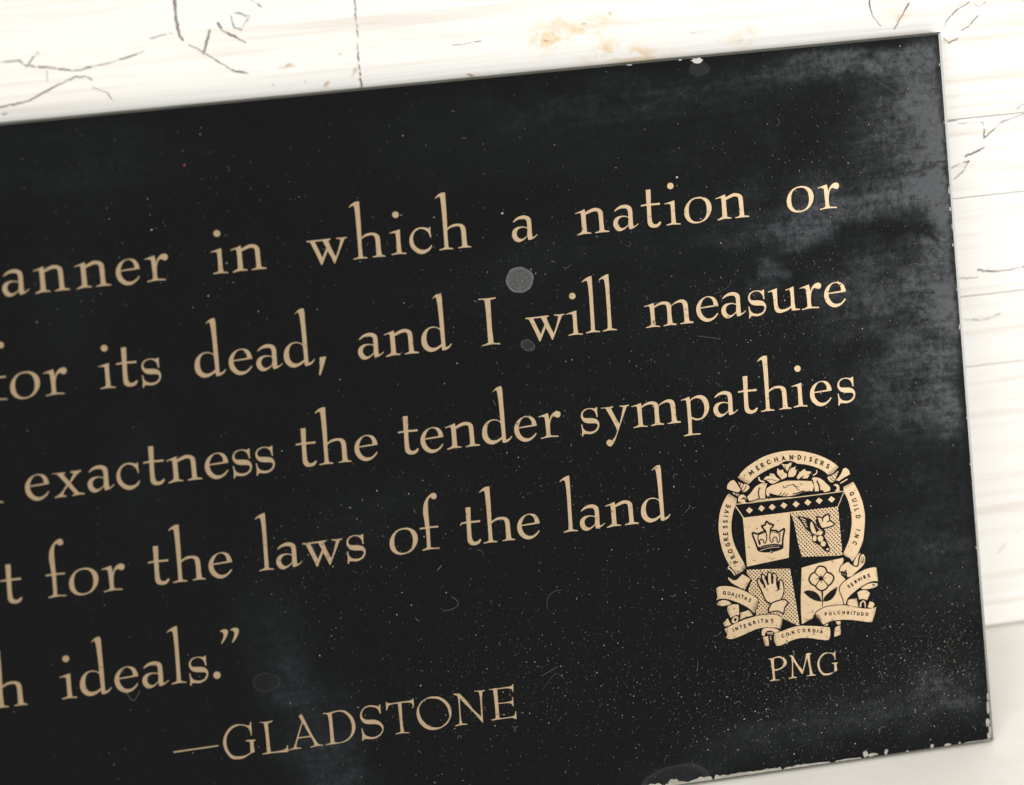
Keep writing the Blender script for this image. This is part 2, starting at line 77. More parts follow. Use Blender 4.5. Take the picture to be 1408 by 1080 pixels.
CREST = '''
ribbon|F|t|4|4742,-2331c 4835,-2232 4965,-2137 5136,-2048 5305,-1977 5486,-1933 5693,-1906 5925,-1904 6138,-1933 6306,-1977 6519,-2054 6703,-2147 6872,-2258 6993,-2377c 6922,-2440 6834,-2501 6755,-2518c 6653,-2421 6522,-2341 6337,-2260 6163,-2214 6069,-2196c 6014,-2151 5920,-2120 5825,-2116 5741,-2138 5677,-2176c 5558,-2207 5390,-2259 5221,-2329 5092,-2405 4968,-2500c 4884,-2451 4795,-2382|0
ribbon|F|t|4|4508,-2639c 4425,-2745 4346,-2873 4276,-3051 4230,-3304 4230,-3511 4258,-3748 4320,-3976 4399,-4154 4497,-4290 4537,-4373c 4614,-4350 4670,-4325c 4755,-4257c 4714,-4135 4622,-3935 4544,-3731 4508,-3519 4510,-3338 4546,-3148 4601,-2986 4645,-2895c 4668,-2839 4674,-2769c 4603,-2715|0
ribbon|F|t|4|7074,-2809c 7173,-2775 7294,-2731c 7359,-2856 7427,-3034 7479,-3243 7495,-3388 7498,-3519 7464,-3764 7418,-3980 7351,-4129 7255,-4287 7137,-4414c 7084,-4345 7006,-4296 6957,-4250c 6958,-4211 7022,-4102 7104,-3942 7160,-3766 7198,-3561 7194,-3352 7157,-3139 7112,-3009 7068,-2913c|0
knot|F|t|4|4652,-2382c 4701,-2449 4783,-2601c 4746,-2635 4698,-2643c 4574,-2589 4483,-2542c 4490,-2488 4526,-2428 4591,-2384|0
knot|F|t|4|4744,-2426c 4815,-2469 4934,-2503c 4977,-2553 4967,-2597 4895,-2647 4826,-2658c 4799,-2577 4770,-2509|0
knot|F|t|4|4597,-2631c 4742,-2687c 4697,-2731c 4627,-2676|0
knot|S|k|5|4854,-2487 4829,-2542 4797,-2590|17
knot|S|k|5|4912,-2526 4879,-2587 4821,-2632|17
knot|S|k|5|4795,-2454 4777,-2510|17
knot|S|k|5|4656,-2651 4666,-2703|17
knot|S|k|5|4703,-2663 4691,-2720|17
knot|F|t|4|7099,-2422c 7161,-2420 7219,-2475 7239,-2562c 7146,-2597 7032,-2648 6981,-2679c 6942,-2655c 6907,-2662c 7019,-2556|0
knot|F|t|4|7170,-2645c 7178,-2666c 7018,-2738c 6996,-2722c|0
knot|F|t|4|6723,-2562c 6779,-2553 6849,-2529 6921,-2492 6979,-2457c 6979,-2486c 6935,-2572 6895,-2645 6836,-2684 6764,-2649|0
knot|S|k|5|6827,-2546 6857,-2601 6916,-2635|16
knot|S|k|5|6783,-2580 6827,-2637 6880,-2659|16
knot|S|k|5|6891,-2521 6915,-2563 6948,-2580|16
knot|S|k|5|6942,-2494 6953,-2522 6980,-2531|16
knot|S|k|5|7032,-2648 7043,-2678|12
knot|S|k|5|7068,-2633 7079,-2667|12
knot|S|k|5|7103,-2618 7117,-2652|12
knot|S|k|5|7139,-2609 7150,-2636|12
knot|S|k|5|7174,-2600 7181,-2627|12
ribbon|S|k|5|4752,-2362 4801,-2290|12:3
ribbon|S|k|5|4775,-2379 4818,-2317|12:3
ribbon|S|k|5|4798,-2396 4842,-2332|12:3
ribbon|S|k|5|4822,-2413 4868,-2347|12:3
ribbon|S|k|5|4845,-2431 4896,-2357|12:3
ribbon|S|k|5|4868,-2448 4907,-2392|12:3
ribbon|S|k|5|4892,-2465 4931,-2408|12:3
ribbon|S|k|5|4915,-2482 4962,-2417|12:3
ribbon|S|k|5|4938,-2499 4993,-2421|12:3
ribbon|S|k|5|4512,-2642 4485,-2693|12:3
ribbon|S|k|5|4535,-2658 4501,-2723|12:3
ribbon|S|k|5|4557,-2674 4520,-2744|12:3
ribbon|S|k|5|4580,-2689 4551,-2742|12:3
ribbon|S|k|5|4602,-2705 4577,-2751|12:3
ribbon|S|k|5|4625,-2721 4597,-2772|12:3
ribbon|S|k|5|4646,-2736 4619,-2790|12:3
ribbon|S|k|5|4670,-2752 4631,-2824|12:3
ribbon|S|k|5|6977,-2393 6928,-2342|12:3
ribbon|S|k|5|6953,-2408 6916,-2370|12:3
ribbon|S|k|5|6928,-2424 6890,-2384|12:3
ribbon|S|k|5|6905,-2439 6853,-2386|12:3
ribbon|S|k|5|6880,-2454 6847,-2419|12:3
ribbon|S|k|5|6856,-2469 6819,-2430|12:3
ribbon|S|k|5|6832,-2484 6791,-2441|12:3
ribbon|S|k|5|6808,-2499 6766,-2457|12:3
ribbon|S|k|5|6783,-2515 6741,-2472|12:3
ribbon|S|k|5|7103,-2794 7123,-2857|12:3
ribbon|S|k|5|7130,-2784 7145,-2834|12:3
ribbon|S|k|5|7155,-2774 7173,-2828|12:3
ribbon|S|k|5|7182,-2764 7199,-2815|12:3
ribbon|S|k|5|7208,-2754 7229,-2818|12:3
ribbon|S|k|5|7235,-2744 7248,-2787|12:3
ribbon|S|k|5|7260,-2734 7279,-2790|12:3
ribbon|S|k|5|4556,-4385 4548,-4328|12:3
ribbon|S|k|5|4577,-4377 4568,-4315|12:3
ribbon|S|k|5|4599,-4368 4589,-4307|12:3
ribbon|S|k|5|4620,-4361 4608,-4290|12:3
ribbon|S|k|5|4641,-4353 4632,-4295|12:3
ribbon|S|k|5|4662,-4344 4652,-4283|12:3
ribbon|S|k|5|4693,-4319 4659,-4219|12:3
ribbon|S|k|5|4707,-4307 4682,-4233|12:3
ribbon|S|k|5|4722,-4294 4689,-4196|12:3
ribbon|S|k|5|4737,-4282 4715,-4217|12:3
ribbon|S|k|5|4751,-4269 4719,-4173|12:3
ribbon|S|k|5|6965,-4274 6995,-4223|12:3
ribbon|S|k|5|6988,-4295 7015,-4247|12:3
ribbon|S|k|5|7011,-4316 7045,-4260|12:3
ribbon|S|k|5|7034,-4338 7060,-4293|12:3
ribbon|S|k|5|7056,-4359 7084,-4312|12:3
ribbon|S|k|5|7079,-4381 7109,-4331|12:3
ribbon|S|k|5|7102,-4402 7129,-4358|12:3
ribbon_end|F|t|4|7044,-4418c 7114,-4492 7220,-4548 7278,-4512 7303,-4404 7343,-4311 7399,-4298 7428,-4367 7423,-4432 7389,-4506 7314,-4576 7182,-4664 7050,-4765c 6976,-4743c 6945,-4693 6881,-4639 6844,-4582 6879,-4489 6966,-4441|0
ribbon_end|L|k|3|7044,-4418c 7114,-4492 7220,-4548 7278,-4512 7303,-4404 7343,-4311 7399,-4298 7428,-4367 7423,-4432 7389,-4506 7314,-4576 7182,-4664 7050,-4765c 6976,-4743c 6945,-4693 6881,-4639 6844,-4582 6879,-4489 6966,-4441|31
ribbon_end|S|k|5|7369,-4334 7335,-4408 7344,-4468|12
ribbon_end|S|k|5|7395,-4350 7376,-4413 7350,-4475|12
ribbon_end|S|k|5|7405,-4391 7394,-4442 7364,-4477|12
ribbon_end|S|k|5|6870,-4599 6951,-4622 6982,-4587|26
ribbon_end|S|k|5|6921,-4651 6977,-4638 6988,-4679|26
ribbon_end|S|k|5|6955,-4740 6988,-4679 6973,-4612|26
ribbon_end|S|k|5|6882,-4620 6947,-4667 7009,-4760|26
ribbon_end|S|k|5|6995,-4758 7065,-4741|26
ribbon_end|F|t|4|7343,-4256c 7269,-4289 7174,-4434 7169,-4493 7215,-4521 7255,-4484 7272,-4381 7306,-4307|0
ribbon|F|t|4|6823,-4920c 6905,-4839 7006,-4786 7208,-4693 7407,-4626 7575,-4602 7664,-4613c 7673,-4752 7681,-4910c 7592,-4892 7466,-4909 7309,-4968 7150,-5053 7019,-5141 6943,-5223 6904,-5323c 6882,-5320c 6874,-5215 6830,-5078 6805,-4983|0
ribbon|L|k|3|6823,-4920c 6905,-4839 7006,-4786 7208,-4693 7407,-4626 7575,-4602 7664,-4613c 7673,-4752 7681,-4910c 7592,-4892 7466,-4909 7309,-4968 7150,-5053 7019,-5141 6943,-5223 6904,-5323c 6882,-5320c 6874,-5215 6830,-5078 6805,-4983|34
ribbon|S|k|5|7683,-4662 7644,-4652|10:3
ribbon|S|k|5|7685,-4689 7645,-4678|10:3
ribbon|S|k|5|7686,-4715 7634,-4702|10:3
ribbon|S|k|5|7688,-4742 7630,-4728|10:3
ribbon|S|k|5|7690,-4768 7629,-4754|10:3
ribbon|S|k|5|7691,-4794 7643,-4783|10:3
ribbon|S|k|5|7693,-4821 7652,-4810|10:3
ribbon|S|k|5|7693,-4847 7652,-4837|10:3
ribbon|S|k|5|7695,-4874 7653,-4863|10:3
ribbon_end|F|t|4|7285,-5011c 7407,-4954 7548,-4933 7664,-4954c 7660,-4999 7595,-5030 7455,-5045 7331,-5036|0
ribbon_end|S|k|5|7552,-4959 7605,-4992|21
ribbon_end|S|k|5|7556,-4993 7607,-4973|16
ribbon_end|F|t|4|7195,-5091c 7302,-5059 7398,-5071 7476,-5133c 7442,-5208 7401,-5281c 7314,-5244 7228,-5246c 7210,-5165|0
ribbon_end|F|t|4|7224,-5410c 7238,-5326 7283,-5286 7332,-5279 7363,-5329 7357,-5433c|0
ribbon_end|F|k|5|7258,-5421c 7272,-5331 7309,-5309 7337,-5339 7335,-5430c|0
ribbon_end|F|t|4|6971,-5220c 7165,-5212c 7185,-5306 7197,-5410c 7042,-5360 6942,-5315c|0
ribbon_end|F|t|4|7463,-5316c 7553,-5369 7517,-5467c 7398,-5436c 7436,-5365|0
ribbon_end|S|k|5|6955,-5218 7003,-5232|9:3
ribbon_end|S|k|5|6951,-5237 6997,-5250|9:3
ribbon_end|S|k|5|6947,-5255 6981,-5265|9:3
ribbon_end|S|k|5|6941,-5273 6983,-5285|9:3
ribbon_end|S|k|5|6937,-5291 6974,-5301|9:3
ribbon_end|S|k|5|6933,-5308 6976,-5321|9:3
ribbon_end|S|k|5|7180,-5231 7126,-5231|9:3
ribbon_end|S|k|5|7185,-5257 7131,-5256|9:3
ribbon_end|S|k|5|7188,-5283 7151,-5282|9:3
ribbon_end|S|k|5|7193,-5309 7154,-5308|9:3
ribbon_end|S|k|5|7197,-5334 7156,-5334|9:3
ribbon_end|S|k|5|7201,-5361 7158,-5359|9:3
ribbon_end|S|k|5|7206,-5386 7165,-5387|9:3
ribbon|F|t|4|6185,-5474c 6245,-5403 6325,-5354 6466,-5313 6605,-5305 6797,-5316 6987,-5353 7175,-5417 7366,-5461 7503,-5472 7595,-5457c 7566,-5552 7522,-5664 7480,-5751c 7397,-5753 7207,-5703 6936,-5642 6744,-5624 6578,-5622 6466,-5647 6381,-5678c 6325,-5603 6256,-5529|0
ribbon|L|k|3|6185,-5474c 6245,-5403 6325,-5354 6466,-5313 6605,-5305 6797,-5316 6987,-5353 7175,-5417 7366,-5461 7503,-5472 7595,-5457c 7566,-5552 7522,-5664 7480,-5751c 7397,-5753 7207,-5703 6936,-5642 6744,-5624 6578,-5622 6466,-5647 6381,-5678c 6325,-5603 6256,-5529|31
ribbon|F|k|5|6182,-5500c 6196,-5449 6223,-5420c 6238,-5487 6283,-5532 6313,-5588 6354,-5675c 6274,-5636 6213,-5549|0
ribbon|S|k|5|6233,-5466 6289,-5426|12:3
ribbon|S|k|5|6243,-5482 6284,-5454|12:3
ribbon|S|k|5|6252,-5501 6310,-5460|12:3
ribbon|S|k|5|6263,-5518 6309,-5484|12:3
ribbon|S|k|5|6273,-5535 6323,-5499|12:3
ribbon|S|k|5|6283,-5552 6325,-5522|12:3
ribbon|S|k|5|6294,-5569 6337,-5538|12:3
ribbon|S|k|5|6303,-5587 6356,-5549|12:3
ribbon|S|k|5|6313,-5604 6357,-5572|12:3
ribbon|S|k|5|7595,-5490 7542,-5478|10:3
ribbon|S|k|5|7586,-5514 7525,-5499|10:3
ribbon|S|k|5|7578,-5538 7529,-5526|10:3
ribbon|S|k|5|7569,-5561 7505,-5547|10:3
ribbon|S|k|5|7562,-5585 7506,-5572|10:3
ribbon|S|k|5|7554,-5608 7508,-5598|10:3
ribbon|S|k|5|7545,-5632 7505,-5623|10:3
ribbon|S|k|5|7538,-5656 7498,-5647|10:3
ribbon|S|k|5|7529,-5680 7480,-5668|10:3
ribbon|F|t|4|5274,-5732c 5428,-5700 5609,-5658 5828,-5636 6053,-5663 6270,-5700 6513,-5754c 6519,-5847 6504,-5950 6471,-6011c 6408,-6016 6246,-5976 6058,-5925 5841,-5897 5674,-5915 5516,-5959 5389,-5995 5294,-5989c 5254,-5893 5255,-5802|0
ribbon|L|k|3|5274,-5732c 5428,-5700 5609,-5658 5828,-5636 6053,-5663 6270,-5700 6513,-5754c 6519,-5847 6504,-5950 6471,-6011c 6408,-6016 6246,-5976 6058,-5925 5841,-5897 5674,-5915 5516,-5959 5389,-5995 5294,-5989c 5254,-5893 5255,-5802|31
ribbon|S|k|5|5242,-5773 5295,-5775|10:3
ribbon|S|k|5|5243,-5796 5302,-5800|10:3
ribbon|S|k|5|5244,-5820 5315,-5824|10:3
ribbon|S|k|5|5245,-5843 5303,-5846|10:3
ribbon|S|k|5|5247,-5867 5297,-5868|10:3
ribbon|S|k|5|5248,-5889 5305,-5893|10:3
ribbon|S|k|5|5248,-5913 5326,-5917|10:3
ribbon|S|k|5|5249,-5937 5302,-5940|10:3
ribbon|S|k|5|5250,-5960 5318,-5963|10:3
ribbon_end|F|t|4|6642,-5771c 6765,-5734c 6750,-5798 6758,-5865 6738,-5941c 6602,-5969c 6617,-5860|0
ribbon_end|S|k|5|6774,-5758 6731,-5759|9:3
ribbon_end|S|k|5|6771,-5781 6735,-5783|9:3
ribbon_end|S|k|5|6769,-5804 6724,-5807|9:3
ribbon_end|S|k|5|6766,-5828 6729,-5830|9:3
ribbon_end|S|k|5|6763,-5852 6707,-5854|9:3
ribbon_end|S|k|5|6760,-5875 6720,-5877|9:3
ribbon_end|S|k|5|6758,-5899 6708,-5900|9:3
ribbon_end|S|k|5|6755,-5922 6709,-5924|9:3
ribbon_end|F|t|4|6659,-5645c 6762,-5649c 6765,-5695 6721,-5731c 6682,-5698|0
ribbon_end|F|t|4|6393,-5702c 6443,-5677 6485,-5670c 6475,-5708c|0
ribbon_end|F|t|4|4992,-5676c 5011,-5613 5095,-5585 5217,-5601 5337,-5642 5390,-5688c 5331,-5710 5269,-5715c 5251,-5684 5186,-5652 5110,-5655 5065,-5699 5052,-5749c 4996,-5731|0
ribbon_end|F|k|5|5070,-5752c 5080,-5688 5129,-5668 5211,-5678 5261,-5724c 5244,-5774c|0
ribbon_end|S|t|6|5100,-5693 5175,-5689 5242,-5711|13
ribbon_end|S|t|6|5125,-5717 5180,-5716 5227,-5733|13
ribbon_end|S|t|4|5178,-5739 5181,-5792 5183,-5844|21
ribbon_end|F|t|4|5012,-5764c 5128,-5766c 5129,-5864 5129,-5968c 5050,-5964c 5026,-5889|0
ribbon_end|S|k|5|5000,-5792 5073,-5798|10:3
ribbon_end|S|k|5|5005,-5812 5059,-5817|10:3
ribbon_end|S|k|5|5009,-5832 5077,-5837|10:3
ribbon_end|S|k|5|5014,-5853 5085,-5858|10:3
ribbon_end|S|k|5|5019,-5873 5094,-5879|10:3
ribbon_end|S|k|5|5024,-5893 5085,-5897|10:3
ribbon_end|S|k|5|5029,-5913 5077,-5917|10:3
ribbon_end|S|k|5|5033,-5933 5101,-5938|10:3
ribbon_end|S|k|5|5038,-5954 5083,-5957|10:3
ribbon|F|t|4|4177,-5487c 4275,-5454 4443,-5397 4610,-5353 4804,-5320 4997,-5299 5160,-5306 5335,-5335 5427,-5380 5478,-5428c 5456,-5527 5406,-5638c 5326,-5608 5191,-5584 5028,-5570 4891,-5578 4724,-5622 4556,-5672 4389,-5709 4280,-5717 4191,-5677c 4224,-5603 4192,-5547|0
ribbon|L|k|3|4177,-5487c 4275,-5454 4443,-5397 4610,-5353 4804,-5320 4997,-5299 5160,-5306 5335,-5335 5427,-5380 5478,-5428c 5456,-5527 5406,-5638c 5326,-5608 5191,-5584 5028,-5570 4891,-5578 4724,-5622 4556,-5672 4389,-5709 4280,-5717 4191,-5677c 4224,-5603 4192,-5547|31
ribbon|S|k|5|4180,-5510 4235,-5513|10:3
ribbon|S|k|5|4181,-5530 4244,-5533|10:3
ribbon|S|k|5|4181,-5550 4257,-5553|10:3
ribbon|S|k|5|4182,-5569 4257,-5572|10:3
ribbon|S|k|5|4183,-5589 4243,-5591|10:3
ribbon|S|k|5|4183,-5608 4248,-5612|10:3
ribbon|S|k|5|4184,-5628 4240,-5630|10:3
ribbon|S|k|5|4185,-5648 4234,-5650|10:3
ribbon|S|k|5|4185,-5667 4261,-5670|10:3
ribbon|S|k|5|5485,-5448 5421,-5444|10:3
ribbon|S|k|5|5477,-5470 5424,-5466|10:3
ribbon|S|k|5|5470,-5491 5417,-5487|10:3
ribbon|S|k|5|5464,-5511 5421,-5508|10:3
ribbon|S|k|5|5457,-5532 5412,-5529|10:3
ribbon|S|k|5|5450,-5554 5405,-5549|10:3
ribbon|S|k|5|5444,-5574 5384,-5570|10:3
ribbon|S|k|5|5437,-5595 5385,-5591|10:3
ribbon|S|k|5|5429,-5616 5385,-5612|10:3
ribbon|F|t|4|4068,-4612c 4132,-4581 4241,-4582 4401,-4615 4572,-4682 4741,-4775 4869,-4869 4958,-4946 4973,-5013c 4930,-5124 4855,-5232c 4765,-5129 4611,-5019 4455,-4934 4298,-4868 4164,-4838 4082,-4848 4047,-4863c 4077,-4782 4067,-4703|0
ribbon|L|k|3|4068,-4612c 4132,-4581 4241,-4582 4401,-4615 4572,-4682 4741,-4775 4869,-4869 4958,-4946 4973,-5013c 4930,-5124 4855,-5232c 4765,-5129 4611,-5019 4455,-4934 4298,-4868 4164,-4838 4082,-4848 4047,-4863c 4077,-4782 4067,-4703|31
ribbon|S|k|5|4056,-4629 4109,-4631|10:3
ribbon|S|k|5|4056,-4652 4122,-4655|10:3
ribbon|S|k|5|4054,-4674 4112,-4677|10:3
ribbon|S|k|5|4052,-4697 4098,-4699|10:3
ribbon|S|k|5|4051,-4719 4101,-4721|10:3
ribbon|S|k|5|4049,-4742 4102,-4745|10:3
ribbon|S|k|5|4049,-4764 4108,-4768|10:3
ribbon|S|k|5|4047,-4787 4095,-4789|10:3
ribbon|S|k|5|4045,-4809 4116,-4813|10:3
ribbon|S|k|5|4044,-4832 4109,-4835|10:3
ribbon|S|k|5|4988,-5018 4904,-4980|14:3
ribbon|S|k|5|4978,-5038 4888,-4998|14:3
ribbon|S|k|5|4968,-5057 4896,-5025|14:3
ribbon|S|k|5|4959,-5077 4854,-5030|14:3
ribbon|S|k|5|4950,-5097 4866,-5059|14:3
ribbon|S|k|5|4941,-5117 4847,-5073|14:3
ribbon|S|k|5|4931,-5135 4826,-5089|14:3
ribbon|S|k|5|4922,-5155 4826,-5112|14:3
ribbon|S|k|5|4913,-5174 4841,-5143|14:3
ribbon|S|k|5|4903,-5194 4809,-5152|14:3
ribbon|S|k|5|4893,-5213 4816,-5179|14:3
ribbon_end|F|t|4|4047,-4937c 4106,-4889 4215,-4877 4321,-4917 4387,-4975c 4273,-4995 4165,-4994 4072,-4970|0
ribbon_end|S|k|5|4050,-4903 4132,-4914|10:3
ribbon_end|S|k|5|4049,-4921 4116,-4930|10:3
ribbon_end|S|k|5|4047,-4939 4132,-4950|10:3
ribbon_end|S|k|5|4046,-4957 4133,-4968|10:3
ribbon_end|S|k|5|4392,-4944 4309,-4939|10:3
ribbon_end|S|k|5|4395,-4957 4337,-4954|10:3
ribbon_end|S|k|5|4398,-4971 4333,-4966|10:3
ribbon_end|F|t|4|4292,-5020c 4409,-4993 4530,-5015c 4530,-5177 4518,-5238c 4458,-5227 4388,-5244 4332,-5269c 4286,-5159 4270,-5066|0
ribbon_end|S|k|5|4271,-5065 4311,-5066|10:3
ribbon_end|S|k|5|4278,-5089 4321,-5090|10:3
ribbon_end|S|k|5|4284,-5112 4319,-5113|10:3
ribbon_end|S|k|5|4290,-5136 4321,-5137|10:3
ribbon_end|S|k|5|4295,-5159 4341,-5161|10:3
ribbon_end|S|k|5|4301,-5183 4347,-5184|10:3
ribbon_end|S|k|5|4307,-5206 4348,-5208|10:3
ribbon_end|S|k|5|4313,-5230 4351,-5231|10:3
ribbon_end|F|t|4|4346,-5336c 4386,-5270 4442,-5251 4501,-5275 4484,-5367c 4402,-5398c 4360,-5377|0
ribbon_end|F|k|5|4397,-5297c 4466,-5286c 4447,-5356c 4413,-5351|0
ribbon_end|F|t|4|4153,-5366c 4263,-5270c 4303,-5366 4333,-5409c 4263,-5433 4182,-5431c|0
ribbon_end|S|k|5|4148,-5368 4206,-5369|10:3
ribbon_end|S|k|5|4152,-5384 4218,-5386|10:3
ribbon_end|S|k|5|4156,-5402 4209,-5403|10:3
ribbon_end|S|k|5|4160,-5418 4214,-5420|10:3
ribbon_end|F|t|4|4556,-5193c 4750,-5156c 4792,-5214 4828,-5280c 4669,-5299 4533,-5333c|0
ribbon_end|S|k|5|4539,-5210 4588,-5216|10:3
ribbon_end|S|k|5|4536,-5229 4592,-5236|10:3
ribbon_end|S|k|5|4533,-5249 4570,-5253|10:3
ribbon_end|S|k|5|4530,-5268 4573,-5273|10:3
ribbon_end|S|k|5|4527,-5287 4570,-5292|10:3
ribbon_end|S|k|5|4524,-5306 4566,-5311|10:3
ribbon_end|S|k|5|4778,-5173 4722,-5172|10:3
ribbon_end|S|k|5|4789,-5190 4752,-5189|10:3
ribbon_end|S|k|5|4798,-5208 4756,-5207|10:3
ribbon_end|S|k|5|4808,-5225 4757,-5225|10:3
ribbon_end|S|k|5|4819,-5243 4783,-5243|10:3
ribbon_end|S|k|5|4828,-5260 4778,-5260|10:3
ribbon_end|F|t|4|4666,-4382c 4768,-4453 4838,-4514c 4753,-4633 4690,-4729c 4536,-4619 4421,-4540 4341,-4441c 4361,-4409c 4401,-4449 4479,-4492 4549,-4478 4607,-4433|0
ribbon_end|L|k|3|4666,-4382c 4768,-4453 4838,-4514c 4753,-4633 4690,-4729c 4536,-4619 4421,-4540 4341,-4441c 4361,-4409c 4401,-4449 4479,-4492 4549,-4478 4607,-4433|28
ribbon_end|S|k|5|4808,-4582 4749,-4565|13:3
ribbon_end|S|k|5|4794,-4603 4711,-4580|13:3
ribbon_end|S|k|5|4780,-4625 4708,-4606|13:3
ribbon_end|S|k|5|4766,-4647 4700,-4628|13:3
ribbon_end|S|k|5|4750,-4668 4696,-4652|13:3
ribbon_end|S|k|5|4736,-4690 4678,-4673|13:3
ribbon_end|S|k|5|4722,-4711 4640,-4688|13:3
ribbon_end|F|t|4|4354,-4207c 4378,-4171 4405,-4168c 4394,-4212 4457,-4271 4498,-4348 4513,-4389c 4482,-4376 4429,-4287 4372,-4241|0
shield_quarter|F|t|1|4780,-3196c 5836,-3201c 5808,-3496 5728,-4163c 4787,-4235c 4786,-3761 4785,-3372|0
shield_quarter|F|t|1|5840,-3199c 6909,-3213c 6916,-3305 6924,-3698 6929,-4260c 6025,-4185c 5957,-3840 5908,-3444|0
shield_quarter|F|t|1|4779,-4299c 5736,-4398c 5795,-4999 5851,-5647c 5557,-5472 5401,-5367c 4887,-5301c 4939,-5008 4774,-4792c 4788,-4703 4878,-4532c 4774,-4389c|0
shield_quarter|F|t|1|5999,-4412c 6353,-4364 6938,-4317c 6943,-4385 6894,-4484 6864,-4676c 6951,-4792 6842,-4936 6875,-5202 6850,-5342c 6604,-5318 6266,-5399 6161,-5503c 5902,-5609c 5917,-5145|0
crest|S|t|1|4654,-2892 5091,-2900 5927,-2907 6539,-2909 7073,-2905|17
crest|S|t|1|4642,-2933 4723,-3066 4794,-3194|22
crest|S|t|1|7066,-2936 6998,-3061 6913,-3214|14
diamond|F|t|1|4863,-3052c 4939,-2988c 5020,-3058c 4941,-3126c|0
diamond|F|t|1|5132,-3043c 5208,-2979c 5289,-3049c 5210,-3117c|0
diamond|F|t|1|5371,-3046c 5448,-2982c 5529,-3052c 5450,-3120c|0
diamond|F|t|1|5634,-3041c 5710,-2978c 5792,-3047c 5712,-3115c|0
diamond|F|t|1|5907,-3048c 5983,-2984c 6065,-3054c 5985,-3122c|0
diamond|F|t|1|6171,-3043c 6247,-2979c 6329,-3049c 6250,-3117c|0
diamond|F|t|1|6428,-3037c 6505,-2973c 6587,-3043c 6507,-3112c|0
diamond|F|t|1|6706,-3041c 6783,-2977c 6865,-3047c 6785,-3115c|0
crown|S|k|2|5066,-3919 5024,-3764 4965,-3543 5081,-3577 5213,-3543 5265,-3547|39
crown|S|k|2|5265,-3550 5225,-3490 5187,-3418 5252,-3409 5302,-3337 5362,-3397 5448,-3429 5388,-3497 5369,-3557|39
crown|S|k|2|5370,-3544 5459,-3547 5548,-3592 5614,-3564 5684,-3549 5634,-3735 5610,-3914|39
crown|S|k|2|5106,-3599 5169,-3581 5263,-3573|12
crown|S|k|2|5374,-3580 5469,-3591 5554,-3634|12
crown|S|k|2|5264,-3560 5280,-3640 5262,-3742 5236,-3790 5207,-3776 5197,-3734 5166,-3701 5129,-3706 5108,-3742 5124,-3790 5109,-3807|22
crown|S|k|2|5093,-3597 5081,-3693 5103,-3800|22
crown|S|k|2|5368,-3566 5342,-3673 5352,-3759 5386,-3793 5411,-3760 5411,-3708 5454,-3687 5499,-3712 5497,-3777 5525,-3813 5561,-3765 5573,-3624|22
crown|F|k|2|5044,-3851c 5120,-3848 5217,-3830 5367,-3826 5503,-3836 5629,-3884c 5619,-3952 5490,-3988 5325,-3999 5163,-3979 5055,-3931|0
crown|S|t|3|5105,-3933 5251,-3907 5388,-3903 5537,-3912|10
crown|S|t|3|5111,-3869 5135,-3864|9
crown|S|t|3|5161,-3868 5185,-3863|9
crown|S|t|3|5212,-3868 5235,-3863|9
crown|S|t|3|5262,-3868 5286,-3863|9
crown|S|t|3|5313,-3867 5337,-3863|9
crown|S|t|3|5363,-3867 5387,-3862|9
crown|S|t|3|5414,-3867 5438,-3862|9
crown|S|t|3|5465,-3867 5488,-3862|9
crown|S|t|3|5515,-3866 5539,-3861|9
grapes|F|k|3|5986,-3303c 6096,-3330 6203,-3365 6333,-3446 6392,-3568 6472,-3682 6547,-3769 6609,-3933 6659,-4070 6645,-4162c 6539,-4114 6438,-3997 6297,-3882 6269,-3722 6162,-3605 6060,-3436|0
grapes|F|t|4|6278,-3456c 6316,-3493 6359,-3629 6405,-3771c 6288,-3696c 6261,-3578|0
grapes|S|t|4|6060,-3355 6112,-3384 6164,-3416|19
grapes|S|t|4|6091,-3424 6161,-3451|19
grapes|S|t|4|6122,-3476 6177,-3505|19
grapes|S|t|4|6154,-3536 6194,-3556|19
grapes|F|t|4|6377,-3826 6369,-3858 6352,-3880 6331,-3886 6311,-3875 6298,-3849 6295,-3816 6304,-3785 6321,-3763 6342,-3757 6361,-3768 6374,-3794|0
grapes|F|t|4|6514,-3732 6504,-3753 6481,-3767 6451,-3769 6421,-3759 6401,-3741 6394,-3718 6404,-3697 6427,-3683 6458,-3681 6487,-3691 6508,-3709|0
grapes|F|t|4|6526,-3854 6515,-3884 6491,-3904 6460,-3908 6430,-3896 6409,-3871 6403,-3839 6414,-3809 6439,-3789 6470,-3784 6500,-3796 6520,-3822|0
grapes|F|t|4|6574,-3968 6564,-3996 6541,-4014 6512,-4018 6484,-4007 6465,-3983 6460,-3954 6470,-3927 6492,-3908 6522,-3904 6550,-3915 6569,-3939|0
grapes|F|t|4|6638,-4093 6633,-4103 6620,-4109 6604,-4110 6587,-4105 6576,-4096 6573,-4085 6578,-4076 6590,-4069 6607,-4069 6623,-4073 6635,-4083|0
grapes|F|t|4|6403,-3504 6400,-3511 6393,-3516 6385,-3517 6377,-3514 6371,-3508 6370,-3500 6373,-3492 6379,-3487 6388,-3486 6396,-3489 6401,-3496|0
grapes|F|t|4|6422,-3369c 6489,-3390 6549,-3415c 6600,-3378 6696,-3344c 6706,-3423 6708,-3489c 6766,-3528 6820,-3574c 6746,-3611 6634,-3630 6517,-3635c 6463,-3537|0
grapes|L|k|5|6422,-3369c 6489,-3390 6549,-3415c 6600,-3378 6696,-3344c 6706,-3423 6708,-3489c 6766,-3528 6820,-3574c 6746,-3611 6634,-3630 6517,-3635c 6463,-3537|31
grapes|S|k|5|6549,-3415 6543,-3482|26
grapes|S|k|5|6644,-3513 6707,-3491|21
grapes|S|k|4|6423,-3441 6421,-3545 6510,-3634 6560,-3692 6567,-3771|44
